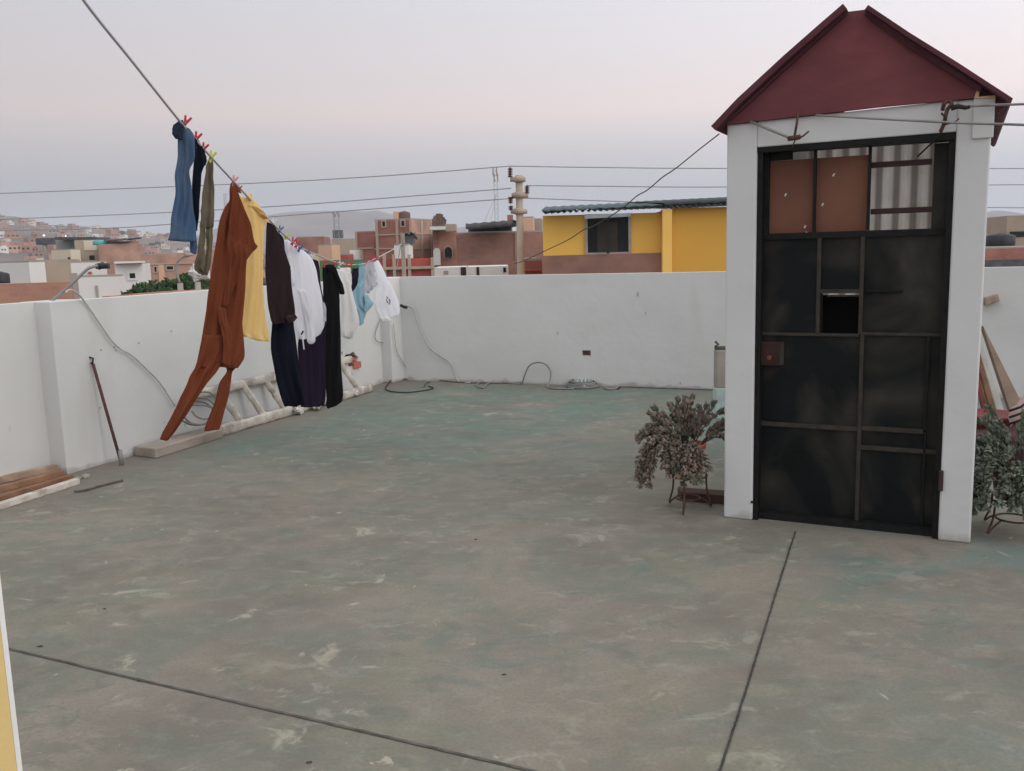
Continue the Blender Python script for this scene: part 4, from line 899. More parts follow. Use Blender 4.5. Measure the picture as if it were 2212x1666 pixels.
def logo(par,P,n,pn,m_):
    mb=MB()
    for pl in (((1024,650),(1030,648),(1034,668),(1026,668)),((1042,672),(1049,670),(1054,684),(1053,700),(1047,714),(1043,712),(1048,698),(1047,686)),((1020,672),(1026,672),(1030,684),(1040,700),(1038,706),(1028,694))):
        mb.prism([hit(542.2+a*.2766,460.8+b*.2766,P,n)+n*.085 for a,b in pl],n*.003)
    obj(pn,mb,m_,par)
garment('shirt','white shirt with a small black print, last on the line by the corner','shirt',817,.5,[
 (None,M_wht,cr4((960,375,998,368),(964,430,1030,430),(975,500,1060,505),(972,570,1095,560),(962,640,1125,625),(960,700,1150,680),(975,760,1160,745),(990,800,1156,790),(1000,832,1120,812)),.035,.011,34,0),
 ('sleeve',M_wht,cr4((900,400,940,395),(905,450,960,440),(930,500,985,500),(950,540,1000,545),(960,570,990,575)),.02,.010,40,.0),
 ('hem_band',M_wht2,cr4((1000,815,1060,812),(1005,830,1090,825),(1012,840,1080,838)),.022,.006,40,.02),
 ('print',M_black,logo,0,0,0,0)])
# clothes pegs
def peg(x,y,col,label,parts=True,dx=0.0,sc=1.0):
    P=linept(x) ; P=hit(x,y,Vector((P.x,P.y,0)),yawn(.9)) if y else P
    mm=mat('peg_'+col,{'red':(.55,.03,.05),'yellow':(.60,.60,.06),'pink':(.75,.25,.30),'white':(.7,.7,.7),'blue':(.05,.10,.35),'green':(.03,.35,.15)}[col],.45,.05,10,0)
    t=thing('clothes_peg',label,'clothes peg',P,'clothes pegs')
    a=.036*sc
    for sgn in (-1,1):
        d=(Vector((.55,0,1)).normalized()+Vector((sgn*.33,0,-sgn*.18))).normalized(); s_=Vector((0,1,0)); u=d.cross(s_)
        q=MB(); O=P+Vector((sgn*.003,0,0))-d*.028*sc
        q.prism([O-u*.004*sc-s_*.005,O+u*.004*sc-s_*.005,O+d*.028*sc+u*.006*sc-s_*.005,O+d*(.028+.038)*sc+u*.0045*sc-s_*.005,O+d*(.028+.038)*sc-u*.0045*sc-s_*.005,O+d*.028*sc-u*.006*sc-s_*.005],s_*.010)
        obj('prong',q,mm,t,bevel=.001)
    q=MB(); q.tube([P-Vector((0,.007,0)),P+Vector((0,.007,0))],.005*sc,8); obj('spring',q,M_steel,t)
for x,y,c,l,s in ((401,266,'red','red peg holding the top of the denim jeans',1.15),(424,300,'red','red peg on the right side of the denim jeans, second from the left',1.15),(440,322,'red','red peg at the waist of the narrow navy trousers',1.05),(456,340,'yellow','yellow green peg holding the khaki trousers',1.15),(505,391,'pink','pink peg at the top of the rust jumpsuit',1.0),
  (516,408,'red','small red peg at the shoulder strap of the rust jumpsuit',.7),(590,482,'white','white peg over the dark brown blouse',.9),(605,497,'blue','dark blue peg over the navy trousers',.9),(618,512,'yellow','yellow peg over the right end of the dark brown blouse',.9),(633,523,'red','red peg on the left shoulder of the white sweatshirt',1.1),(641,529,'red','red peg at the neck of the white sweatshirt',1.1),(647,538,'blue','blue peg at the neck of the white sweatshirt',1.0),
  (660,548,'blue','blue peg on the right shoulder of the white sweatshirt',1.0),(673,555,'white','white peg above the purple trousers',.9),(702,571,'red','red peg at the left of the black dress',1.1),(720,573,'red','red peg at the right of the black dress',1.1),(734,573,'white','white peg on the left of the cream white shirt',1.1),(746,573,'red','red peg on the middle of the cream white shirt',1.1),(757,573,'red','red peg on the right of the cream white shirt',1.1),
  (769,573,'green','green peg above the small black vest',1.2),(777,570,'green','green peg above the light blue blouse',1.1),(789,568,'red','red peg on the left of the light grey shirt',1.2),(800,563,'red','red peg on the left of the last white shirt',1.2),(811,560,'red','red peg at the top of the last white shirt',1.2)):
    peg(x,y,c,l,True,0,s)
# ================================================================== THE TOWN
GZ=-7.0
def M_wallc(name,c,v=.12,c2=None): return mat(name,c,.95,v,.5,.1,6,col2=c2,thr=(.5,.7))
B_red=brick_mat('brick_red',(.36,.17,.13),(.31,.145,.11),(.34,.19,.15))
B_pale=brick_mat('brick_pale',(.47,.29,.22),(.43,.26,.20),(.42,.31,.25))
B_brown=brick_mat('brick_brown',(.33,.19,.145),(.29,.165,.13),(.30,.18,.145))
B_or=brick_mat('brick_orange',(.43,.24,.17),(.38,.21,.15),(.40,.245,.185))
M_wh=M_wallc('house_white',(.68,.67,.64),.06); M_cream=M_wallc('house_cream',(.60,.54,.42),.08); M_tan=M_wallc('house_tan',(.38,.31,.24),.12)
M_gray=M_wallc('house_grey',(.33,.30,.27),.15); M_peach=M_wallc('house_peach',(.62,.40,.28),.08); M_cband=M_wallc('concrete_band',(.42,.34,.28),.12)
M_redw=M_wallc('red_wall',(.42,.10,.085),.08); M_green=M_wallc('green_wall',(.09,.19,.10),.1); M_ye=M_wallc('ochre_house_wall',(.86,.52,.115),.06); M_ye2=M_wallc('ochre_column',(.86,.54,.14),.05)
M_pane=mat('window_pane',(.016,.018,.02),.5,.3,3,0,spec=.15); M_roofd=mat('dark_roof',(.10,.10,.105),.9,.3,2,.2,8)
M_tank=mat('dark_tank',(.03,.032,.036),.6,.2,4,0)
def bldg(name,label,cat,xL,xM,xR,yT,Y,m_,yaw=None,zb=GZ,depth=6.0,roof=True,group=None,parapet=.0,side_mat=None):
    """front face spans xL..xM, side face xM..xR; returns helper to put rectangles on the front or the side"""
    n=(-dl) if yaw is None else Vector((math.sin(yaw),-math.cos(yaw),0))
    n=n.normalized(); f=Vector((-n.y,n.x,0));
    if f.x<0: f=-f
    sd_=-n
    P=at(xM,yT,Y); Lp=hit(xL,yT,P,n); wid=(Vector((Lp.x-P.x,Lp.y-P.y,0))).length
    if xR and xR>xM+1:
        Rp=hit(xR,yT,P,f); dep=abs((Rp-P).dot(sd_)); dep=max(1.0,min(dep,30))
    else: dep=depth
    zt_=P.z; O=P-f*wid; O.z=zb
    t=thing(name,label,cat,(O+f*wid/2+sd_*dep/2),group)
    mb=MB(); mb.box(O,f*wid,sd_*dep,Z*(zt_-zb)); obj('wall',mb,m_,t)
    if roof:
        mb=MB(); mb.box(O+f*.02+sd_*.02+Z*(zt_-zb+.002),f*(wid-.04),sd_*(dep-.04),Z*.08); obj('roof',mb,M_gray,t)
    Pn=Vector((P.x,P.y,0))
    def rect(pn,x0,x1,y0,y1,mm,proud=.05,thick=.05,face='f',par=None,frame=None):
        nn=n if face=='f' else f
        a=hit(x0,y0,Pn+nn*proud,nn); b_=hit(x1,y0,Pn+nn*proud,nn); c=hit((x0+x1)/2,y1,Pn+nn*proud,nn); tp_=hit((x0+x1)/2,y0,Pn+nn*proud,nn)
        O_=Vector((a.x,a.y,c.z)); e_=Vector((b_.x-a.x,b_.y-a.y,0)); q=MB()
        if frame:
            fw=frame; h=tp_.z-c.z; u=e_.normalized(); W_=e_.length
            q.box(O_,e_,-nn*thick,Z*fw); q.box(O_+Z*(h-fw),e_,-nn*thick,Z*fw); q.box(O_+Z*fw,u*fw,-nn*thick,Z*(h-2*fw)); q.box(O_+u*(W_-fw)+Z*fw,u*fw,-nn*thick,Z*(h-2*fw))
            o=obj(pn,q,mm,par or t); q=MB(); q.box(O_+u*fw*.9+Z*fw*.9-nn*(thick*.5),u*(W_-1.8*fw),-nn*thick*.4,Z*(h-1.8*fw)); obj('pane',q,M_pane,o); return o
        q.box(O_,e_,-nn*thick,Z*(tp_.z-c.z)); return obj(pn,q,mm,par or t)
    rect.t=t; rect.O=O; rect.f=f; rect.s=sd_; rect.w=wid; rect.d=dep; rect.zt=zt_; return rect
def win(r,x0,x1,y0,y1,face='f',mm=None,fr=.08): return r('window',x0,x1,y0,y1,mm or M_cband,.06,.10,face,None,fr)
def tank(x,y0,y1,Y,r,m_,label,par=None,zb=None,name='water_tank',nm='tank'):
    c=at(x,y1,Y); h=at(x,y0,Y).z-c.z; mb=MB(); mb.lathe(c,[(r*.96,-.05),(r,.05*h),(r,.78*h),(r*.75,.92*h),(r*.25,h),(r*.2,h+.03)],16)
    if par is not None: return obj(nm,mb,m_,par,True)
    return tag(obj(name,mb,m_,None,True),label,'water tank')
# ---- yellow building
yb=bldg('yellow_house','ochre yellow house with corrugated roof and wide dark window behind the back wall','house',1172,1431,None,459,24,M_ye,yaw=R(-4),depth=8,roof=False)
t=yb.t; Yb=24
o_=yb('brick_parapet',1171,1432,549.5,640,B_brown,.12,.12)
# window opening: recess frame and pane
w_=yb('window',1263,1363,462,551,M_conc,.06,.07,'f',None,.07)
q=MB(); 
for x in (1313,):
    a=at(x,470,Yb-.1); b_=at(x,548,Yb-.1); q.box(Vector((a.x-.03,a.y,b_.z)),Vector((.06,0,0)),Vector((0,.04,0)),Z*(a.z-b_.z))
obj('mullion',q,M_black,w_)
yb('curtain',1290,1334,480,548,mat('dim_curtain',(.05,.044,.037),.9,.3,1.5,0),.033,.004,'f',w_)
yb('column',1431,1452,452,640,M_ye2,.45,.40)
q=MB(); a=at(1452.5,450,Yb-.2); b_=at(1700,442,Yb-.2); O=Vector((a.x,a.y,GZ)); q.box(O,Vector((b_.x-a.x,0,0)),Vector((0,8,0)),Z*(a.z-GZ)); obj('side_wing',q,M_wallc('ochre_wing',(.62,.345,.065),.06),t)
# corrugated roofs (two runs of sheet)
def corr(x0,y0,x1,y1,Yf,depth,rise,per,m_,parent,name='roof_sheet',amp=.035,th=.02,dx=0.0):
    a=at(x0,y0,Yf); b_=at(x1,y1,Yf); n=int((b_-a).length/per*8); mb=MB(); vs=[];fs=[]
    for i in range(n+1):
        p=a.lerp(b_,i/n); s=(b_-a).length*i/n; d=amp*math.cos(s*2*math.pi/per)
        for k in range(2): q=p+Vector((dx*k,depth*k,rise*k))+Z*d; vs+=[q,q+Z*th]
        if i:
            e=4*(i-1); g=4*i
            fs+=[(e+1,g+1,g+3,e+3),(e,e+2,g+2,g),(e,g,g+1,e+1),(e+2,e+3,g+3,g+2)]
    mb.add(vs,fs); return obj(name,mb,m_,parent,True)
M_teal=mat('teal_roof',(.075,.11,.12),.7,.25,2,.1,8); M_gi=mat('grey_roof',(.26,.29,.30),.6,.2,2,.1,8)
corr(1172,461,1432,448,Yb-.35,5,.25,.16,M_gi,t,'ceiling_sheet',.03,.02,.4); corr(1170,457.5,1432,444.5,Yb-.5,7,.42,.30,M_teal,t,'roof_sheet',.011,.03,.4)
corr(1436,449,1720,436,Yb-.45,5,.25,.16,M_gi,t,'ceiling_sheet'); corr(1434,444.5,1720,431,Yb-.55,7,.42,.30,mat('dark_teal_roof',(.03,.04,.048),.7,.25,2,.1,8),t,'roof_sheet',.012,.05)
q=MB(); a=at(1263,465,Yb-.65); b_=at(1363,460,Yb-.65); q.box(a,b_-a,Vector((0,.1,0)),-Z*.09); obj('gutter',q,M_gi,t)
# ---- tall brick building with concrete frame
tb_=bldg('brick_building','tall unfinished red brick building with tank on its roof, highest in the middle','building',811,887,934,474,62,B_red)
side=tb_('side_face',887.5,934,476,556,B_pale,.06,.06,'s')  # paler brick puts the brighter light on this side into the colour
for x in (812,864-8,886): tb_('concrete_column',x-2.5,x+2.5,474,600,M_cband,.10,.10)
for y in (507,537): tb_('concrete_beam',809,887,y-1.3,y+1.3,M_cband,.08,.08)
for x in (911,932): tb_('concrete_column',x-1.8,x+1.8,476,600,M_cband,.12,.10,'s')
tb_('concrete_beam',888,934,503,506,M_cband,.10,.08,'s'); tb_('concrete_beam',888,934,535,538,M_cband,.10,.08,'s')
win(tb_,823,833.5,476,492); win(tb_,864,875,475,491); win(tb_,898,904,477,492,'s'); win(tb_,916,922,477,492,'s')
q=MB(); a=at(850,473,66); b_=at(868,457,66); q.box(a,Vector((b_.x-a.x,0,0)),Vector((0,2,0)),Z*(b_.z-a.z)); obj('roof_room',q,M_peach,tb_.t)
tank(874,457,473,65,.42,mat('brown_tank',(.12,.08,.07),.7,.2,5,0),'x',tb_.t)
# brick annex on its left
r=bldg('brick_house','lower red brick house touching the left of the tall brick building','house',768,806,809,501,66,B_red); r('concrete_column',766,770,501,600,M_cband,.1,.1); r('concrete_beam',770,806,535,538,M_cband,.08,.08)
# house right of it with arch
r=bldg('brick_house','brown brick house with arched window and white arch right of the tall brick building','house',934,985,None,498,60,B_or,yaw=R(2),depth=5)
r('red_strip',935,945,498,556,B_red,.06,.06)
def arch(r,x0,x1,y0,y1,mm,pn,proud,Y=60):
    P=at((x0+x1)/2,y1,Y-proud-.0); hw=(at(x1,y1,Y-proud).x-at(x0,y1,Y-proud).x)/2; h=at(x0,y0,Y-proud).z-P.z; pl=[P+Vector((-hw,0,0)),P+Vector((hw,0,0))]
    for i in range(9):
        a=math.pi*i/8; pl.append(P+Vector((hw*math.cos(a),0,h-hw+hw*math.sin(a))))
    q=MB(); q.prism(pl,Vector((0,.15,0))); return obj(pn,q,mm,r.t)
arch(r,959,978,531,557,M_cband,'arch_surround',.35); arch(r,961,976.5,534,556,M_pane,'arched_window',.45); arch(r,937,952,536,573,M_wh,'white_arch',.35)
q=MB(); a=at(929,497,58); b_=at(962,489,58); q.box(a,Vector((b_.x-a.x,0,0)),Vector((0,2,0)),Z*(b_.z-a.z)); obj('white_canopy',q,M_wh,r.t)
q=MB(); rnd=random.Random(9)
for i in range(10):
    x=936+i*2.6; a=at(x,489,58.3); q.tube([a,a+Vector((.1*rnd.random(),0,.45+.35*math.sin(i/9*3.14)))],.12,6)
tag(obj('log_pile',q,mat('log_pile',(.16,.11,.09),.95,.4,6,0),None),'dark heap of poles on the white canopy right of the tall building','heap')
q=MB(); a=at(962,500,58.2); b_=at(984,484,58.2); q.box(a,Vector((b_.x-a.x,0,0)),Vector((0,1.5,0)),Z*(b_.z-a.z)); obj('roof_room',q,M_tan,r.t)
# big blank brown wall
r=bldg('brick_building','wide blank brown brick building with dark corrugated canopy on top','building',985,1172,None,501,50,B_brown,yaw=R(-3),depth=7)
corr(1006,496,1108,488,48.5,4,.06,.5,M_roofd,r.t,'canopy',.02,.30,.3)
q=MB(); a=at(1008,500,48.6); b_=at(1106,493,48.6); q.box(a+Vector((0,2,0)),Vector((b_.x-a.x,0,0)),Vector((0,.1,0)),Z*.35); obj('canopy_wall',q,M_roofd,r.t)
r('pipe',1112,1113.5,502,560,M_tan,.1,.08)
# houses behind the pole
r=bldg('small_house','pink house top peeping over the brown wall right of the concrete pole','house',1129,1152,None,470,70,M_peach,yaw=R(-4),depth=4)
r=bldg('small_house','grey block on a roof between the concrete pole and the yellow house','house',1153,1170,None,474,72,M_gray,yaw=R(-4),depth=4)
r=bldg('small_house','narrow white dwelling with red box on top left of the concrete pole','house',1098,1108,None,483,58,M_wh,yaw=R(-4),depth=3)
q=MB(); a=at(1096,483,58); b_=at(1108,464,58); q.box(a,Vector((b_.x-a.x,0,0)),Vector((0,1.5,0)),Z*(b_.z-a.z)); obj('red_box',q,B_red,r.t)
r=bldg('red_house','dark red low house top between the concrete pole and the yellow house','house',1134,1171,None,563,30,M_wallc('dull_red',(.30,.11,.10),.1),yaw=R(2),depth=3); r('ledge',1134,1171,582,585,M_redw,.25,.25)
# low white walls with doors
r=bldg('white_house','low white rooftop rooms with narrow dark doorways just over the back wall','house',938,1098,None,574.5,33,M_wh,yaw=R(1),depth=3,roof=False)
for x0,x1 in ((995,1006),(1029,1035)): r('doorway',x0,x1,577,600,mat('maroon_door',(.05,.025,.025),.8,.2,4,0),.03,.03)
r('window',1087,1093,578,588,M_pane,.03,.03); r('vent',958,968,585,592,M_gray,.03,.03); r('pilaster',1007.5,1012,575,600,M_wh,.08,.08)
# red wall with concrete frame
r=bldg('red_wall','red painted wall with concrete posts and beam behind the far end of the clothes','wall',815,930,None,557,38,M_redw,yaw=R(0),depth=.4,roof=False)
for x in (829,850,883,933): r('concrete_post',x-3,x+3,550 if x<900 else 556,640,M_cband,.2,.2)
r('concrete_beam',815,938,576,582,mat('mossy_conc',(.38,.34,.25),.9,.15,3),.23,.2); r('brown_panel',842,862,583,600,B_brown,.05,.05)
r=bldg('green_wall','long dark green wall just above the line of clothes pegs','wall',690,812,None,560,40,M_green,yaw=R(0),depth=.4,roof=False)
# corrugated lean-to beside line post
q=MB(); 
t=thing('grey_shed','small grey corrugated shed roof above the line post','shed',at(880,540,45))
corr(866,505,896,502,45,1.5,-.3,.25,M_gi,t,'shed_roof',.05,.03)
q=MB(); a=at(868,527,45.2); b_=at(892,508,45.2); q.box(a,Vector((b_.x-a.x,0,0)),Vector((0,1,0)),Z*(b_.z-a.z)); obj('shed_wall',q,M_roofd,t)
r=bldg('white_room','small white room with dark stain right of the line post','room',851,882,None,530,44,M_wh,yaw=R(0),depth=2,zb=-3)
# peach and brown houses behind the white sweatshirt
r=bldg('peach_house','peach coloured block house between the white sweatshirt and the red brick house','house',687,716,731,530,58,M_peach); 
r=bldg('brick_house','low brown brick house left behind the peach block','house',640,700,None,512,95,B_brown,yaw=R(5))
r=bldg('brick_house','pale brick house right behind the peach block','house',716,765,None,517,88,M_tan,yaw=R(5))
r=bldg('cream_house','cream house low behind the shoulder of the white sweatshirt','house',640,690,None,549,70,M_cream,yaw=R(0),depth=4)
r=bldg('small_house','red and dark roof rooms right of the peach block','house',733,752,None,551,60,M_redw,yaw=R(0),depth=3)
r=bldg('white_house','slim white house with blue edge left of the red brick house','house',755,768,None,540,62,M_wh,yaw=R(0),depth=3)
# ---- left cluster
r=bldg('white_house','white block house with black tank at the far left edge','house',-60,62,69,567,48,M_wh)
tank(3,588,610,43,.38,M_tank,'black water tank in front of the white block at the far left edge')
r=bldg('grey_house','grey brown plain house right of the far left white block','house',58,152,None,563,58,M_tan,yaw=R(20))
r=bldg('brick_wall','long orange brick wall directly behind the left parapet','wall',-80,150,None,609,24,B_or,yaw=R(14),depth=.4,roof=False)
r=bldg('grey_block','grey cement block end of the orange brick wall left of the white house','wall',151,167,None,590,27,M_gray,yaw=R(26),depth=.3,roof=False)
r=bldg('cream_house','cream cube house above the grey brown plain house','house',110,152,160,540,75,M_cream); r('doorway',146,151,556,573,M_pane,.03,.03)
r=bldg('tan_building','tan two storey building with dark window left of centre of the hillside','building',160,212,None,520,82,M_tan,yaw=R(24)); win(r,190,206,550,564); r('light_panel',180,207,520,541,M_cream,.05,.05); r('doorway',167,175,553,567,M_pane,.03,.03)
r=bldg('teal_house','grey teal upper floor with dark flat roof beside the tan building','house',120,166,None,519,90,mat('dull_teal_wall',(.30,.34,.34),.9,.12,.5),yaw=R(20)); r('teal_patch',153,167,523,535,mat('teal_patch',(.18,.42,.40),.8,.1,2),.05,.05)
q=MB(); a=at(119,518,88); b_=at(209,518,86); q.box(a,b_-a,Vector((0,3,0)),Z*.25); obj('flat_canopy',q,M_roofd,r.t)
q=MB(); t=thing('dark_billboard','dark box on a post standing left of the teal upper floor','box',at(97,530,95)); a=at(78,529,95); b_=at(117,514,95); q.box(a,Vector((b_.x-a.x,0,0)),Vector((0,1,0)),Z*(b_.z-a.z)); obj('panel',q,M_roofd,t)
q=MB(); a=at(97,529,95.3); q.tube([a,a-Z*6],.25,8); obj('post',q,M_gray,t)
r=bldg('brick_building','wide tan brick building with dark canopy right of the tan two storey one','building',212,304,None,528,80,B_pale,yaw=R(20)); corr(224,522,276,519,79,3,.2,.6,M_roofd,r.t,'canopy',.03,.1); r('upper_room',235,300,521,530,B_or,-.6,.5)
tank(219,519,528,80,.7,mat('teal_tank',(.10,.42,.40),.7,.1,3,0),'teal water tank on the roof between the tan buildings')
r=bldg('white_house','white house with square window and projecting upper room in front of the trees','house',168,262,266,597,40,M_wh,yaw=R(17)); r('slit_window',205,211,617,645,M_gray,.04,.04)
r2=bldg('white_upper_room','white upper room with one square window and wide roof slab','house',247,305,None,570,44,M_wh,yaw=R(17),depth=5,zb=-2.0)
win(r2,274,296,586,606,mm=M_wh,fr=.10); r2('roof_slab',246,309,564.5,569,M_wh,.5,1.0)
r=bldg('white_terrace','white terrace wall left of the white upper room','house',152,209,None,567,50,M_wh,yaw=R(17),depth=4); r('red_box',190,197,587,592,M_redw,.2,.2)
tank(222,568,579,47,.35,M_tank,'dark tank on the roof left of the white upper room')
r=bldg('peach_brick_house','large peach brick house with small windows behind the trees','house',303,418,None,548,62,B_pale,yaw=R(14)); win(r,330,340,574,590); win(r,357,376,573,585); r('concrete_beam',303,418,569,571.5,M_cband,.08,.08); r('pale_panel',341,354,571,620,M_peach,.05,.05); r('roof_lump',398,419,541,549,M_cband,.05,.5)
r=bldg('green_house','pale green glazed rooftop room behind the peach brick house','house',315,350,None,551,78,mat('pale_green',(.42,.50,.44),.8,.1,1),yaw=R(14),depth=3)
r=bldg('brick_house','small brick house between the khaki trousers and the rust garment','house',420,470,None,540,85,B_or,yaw=R(10))
# right of the stair house
r=bldg('brick_house','low red brick house roof visible right of the stair house','house',2130,2330,None,533,50,B_red,yaw=R(-10),depth=4); r('dark_base',2130,2330,560,600,M_roofd,.1,.1)
r=bldg('tan_building','taller tan building at the right edge beyond the stair house','building',2176,2260,None,466,75,M_tan,yaw=R(-12)); r('upper_recess',2182,2230,500,512,M_pane,.05,.05)
tank(2160,505,530,60,.9,M_tank,'dark water tank right of the stair house'); 
# ================================================================== TREES, STREET POLES
M_fol=mat('tree_leaf',(.030,.065,.022),.8,.5,1.5,0,col2=(.055,.095,.035),thr=(.45,.6)); M_trunk=mat('trunk',(.12,.09,.07),.95,.3,6,.3)
def tree(cx,ytop,Y,rw,rh,label,seedv):
    rnd=random.Random(seedv); top=at(cx,ytop,Y); base=Vector((top.x,Y,GZ)); t=thing('tree',label,'tree',base,'trees behind the left wall')
    q=MB(); q.tube([base,base+Vector((.1,0,3)),Vector((top.x,Y,top.z-rh*.8))],.16,8,r2=.07)
    cents=[]
    for i in range(16):
        a=rnd.random()*6.28; e=rnd.random()**.6; c=Vector((top.x+math.cos(a)*rw*e,Y+math.sin(a)*rw*.7*e,top.z-rh*(.35+.55*e)+rnd.uniform(-.25,.15)*rh)); cents.append((c,rnd.uniform(.38,.62)*rh)); 
        if i<7: q.tube([Vector((top.x,Y,top.z-rh*1.6)),c],.05,5,r2=.015)
    obj('trunk',q,M_trunk,t,True)
    q=MB()
    for c,r_ in cents:
        for k in range(520):
            d=Vector((rnd.gauss(0,1),rnd.gauss(0,1),rnd.gauss(0,.75))).normalized()*r_*rnd.uniform(.55,1.08); p=c+d
            u=Vector((rnd.gauss(0,1),rnd.gauss(0,1),rnd.gauss(0,1))).normalized(); v=u.orthogonal().normalized(); l=rnd.uniform(.06,.13)
            q.add([p-u*l,p+v*l*.4,p+u*l,p-v*l*.4],[(0,1,2,3)])
    obj('crown',q,M_fol,t)
tree(302,620,27,.42,.62,'low dark green tree crown nearest the white house',1)
tree(350,607,29,.75,.85,'dark green tree crown in the middle behind the left wall',2)
tree(405,601,29,.75,.95,'dark green tree crown beside the khaki trousers',3)
tree(450,602,30,.7,.95,'dark green tree crown partly behind the rust garment',4)
def spole(x,y0,Y,label,lamp):
    a=at(x,y0,Y); t=thing('street_pole',label,'pole',(a.x,Y,GZ)); q=MB(); q.tube([Vector((a.x,Y,GZ)),a],.11,8,r2=.08); obj('pole',q,M_conc,t,True)
    if lamp:
        q=MB(); q.tube(smoothpath([a,a+Vector((-.08,0,.35)),a+Vector((.0,0,.62)),a+Vector((.22,0,.76))],4),.03,6); obj('arm',q,M_steel,t,True)
        q=MB(); q.tube([a+Vector((.20,0,.75)),a+Vector((.42,0,.78))],.06,8,r2=.04); obj('lamp_head',q,M_gray,t,True)
    else:
        q=MB(); ell(q,a+Vector((.05,0,.28)),.3,.2,.22,10,8,.6,3); obj('meter_box',q,M_wh,t)
spole(389,612,25,'thin pale street pole with curved arm among the trees',True); spole(427,609,24.5,'short pale street pole with white box between the trees and the rust garment',False)
# concrete pole with cross rings
a=at(1121,379,28); t=thing('concrete_pole','tall round concrete utility pole with three collars left of the yellow house','utility pole',(a.x,28,GZ))
b_=at(1124,640,28); q=MB(); q.tube([Vector((b_.x,28,GZ)),a],.15,14,r2=.105); PM=mat('pole_concrete',(.40,.33,.26),.9,.12,2,.1); obj('shaft',q,PM,t,True)
def collar(y,x0,x1,ins):
    c=at(1121.5,y,28); q=MB(); q.lathe(c,[(.12,-.09),(.19,-.07),(.20,.04),(.13,.10)],14)
    xa=at(x0,y,28); xb=at(x1,y,28); q2=MB(); q.tube([xa,xa.lerp(xb,.5),xb],.07,8); o=obj('collar',q,PM,t,True)
    for (x,ya,yb_) in ins:
        p=at(x,ya,28); p2=at(x,yb_,28); q=MB(); L_=p2-p; pts=[p+L_*i/8 for i in range(9)]; k=len(q.v)
        for i,pp_ in enumerate(pts[:-1]): q.tube([pp_,pp_+L_/16,pp_+L_/8],.035 if i%2 else .075,8)
        obj('insulator',q,M_rust,o)
collar(388,1102,1135,[(1102,383,362)]); collar(422,1105,1141,[(1138.5,418,401),(1103,426,440)]); collar(457,1103,1139,[(1103.5,445,455)])
# telecom masts
def mast(x,y0,y1,Y,w_,label,ant=True):
    b_=at(x,y1,Y); a=at(x,y0,Y); b_.z-=2; H=a.z-b_.z; t=thing('telecom_mast',label,'mast',b_); q=MB(); n=int(H/w_/1.2)
    cs=[(-1,-1),(1,-1),(1,1),(-1,1)]; r=w_*.05
    for cx_,cy_ in cs: q.tube([b_+Vector((cx_*w_/2,cy_*w_/2,0)),b_+Vector((cx_*w_/2,cy_*w_/2,H))],r,4)
    for i in range(n):
        z0=H*i/n; z1=H*(i+1)/n
        for k in range(4):
            c0=cs[k]; c1=cs[(k+1)%4]; q.tube([b_+Vector((c0[0]*w_/2,c0[1]*w_/2,z0)),b_+Vector((c1[0]*w_/2,c1[1]*w_/2,z1))],r*.8,4)
    obj('lattice',q,M_steel,t)
    if ant:
        q=MB()
        for k in range(6):
            an=k*1.05; c=b_+Vector((math.cos(an)*w_*.62,math.sin(an)*w_*.62,H*(.80+.09*(k%2)))); q.aabb(c.x-.15*w_,c.x+.15*w_,c.y-.1,c.y+.1,c.z,c.z+H*.12)
        obj('antennas',q,M_gray,t)
    return t
mast(1073,364,482,150,.6,'grey lattice telecom mast just left of the concrete pole')
for dx in (-1,1):
    q=MB(); p=at(1072,420,150); q.tube([p,at(1047 if dx<0 else 1060,478,150)],.03,4); tag(obj('guy_wire',q,M_steel),'thin guy wire left of the lattice mast, '+('outer one' if dx<0 else 'inner one'),'guy wire')
t=mast(728,457,505,330,1.7,'distant grey mast standing on a dark block before the mountain',True)
q=MB(); a=at(719,515,330); b_=at(738,497,330); q.box(a,Vector((b_.x-a.x,0,0)),Vector((0,3,0)),Z*(b_.z-a.z)); tag(obj('dark_block',q,M_roofd),'dark grey block under the distant mast','building')
mast(487,418,440,260,.6,'tiny pale mast top right of the khaki trousers',False)
# power lines
def pline(pts,label,r=.016):
    q=MB(); q.tube(smoothpath([at(*p) for p in pts],8),r,5); tag(obj('power_line',q,mat('line_grey',(.33,.33,.34),.7,.1,5,0),None,True),label,'power line','power lines')
pline([(-250,428,34),(0,418,33),(500,398,31),(800,382,29.5),(1102,359,28)],'upper power line running left from the concrete pole')
pline([(-250,482,34),(0,474,33),(362,459,31.5),(623,444,30.2),(873,425,29),(1104,407,28)],'middle power line running left from the concrete pole')
pline([(-250,503,34),(198,494,32.3),(362,485,31.5),(734,457,29.8),(1102,429,28)],'lowest power line running left from the concrete pole')
pline([(1102,359,28),(1300,362,28.4),(1563,364,29),(2212,364,30.5),(2500,360,31)],'upper power line running right from the concrete pole')
pline([(1138,401,28),(1300,402.5,28.4),(1563,404,29),(2212,399,30.5),(2500,395,31)],'middle power line running right from the concrete pole')
pline([(1104,429,28),(1130,428,28.1),(1300,434,28.4),(1563,442,29),(2212,449,30.5),(2500,450,31)],'lowest power line running right from the concrete pole')
# black cable from the stair house down to the street
cb=[FP(1553,290,.05)]+[at(x,y,Y) for x,y,Y in ((1508,325,6.6),(1459,364.5,7.4),(1430,384,8.0),(1398,411,8.8),(1375,424,9.6),(1351,445,10.6),(1322,465,12),(1280,489.5,14),(1260,497,15),(1226,519,17.5),(1174.6,543.4,21),(1133,563,24),(1111,570,26))]
q=MB(); q.tube(smoothpath(cb,6),.004,6,r2=.010); tag(obj('cable',q,M_black,None,True),'black cable sagging from the stair house eave down across the yellow house','cable')
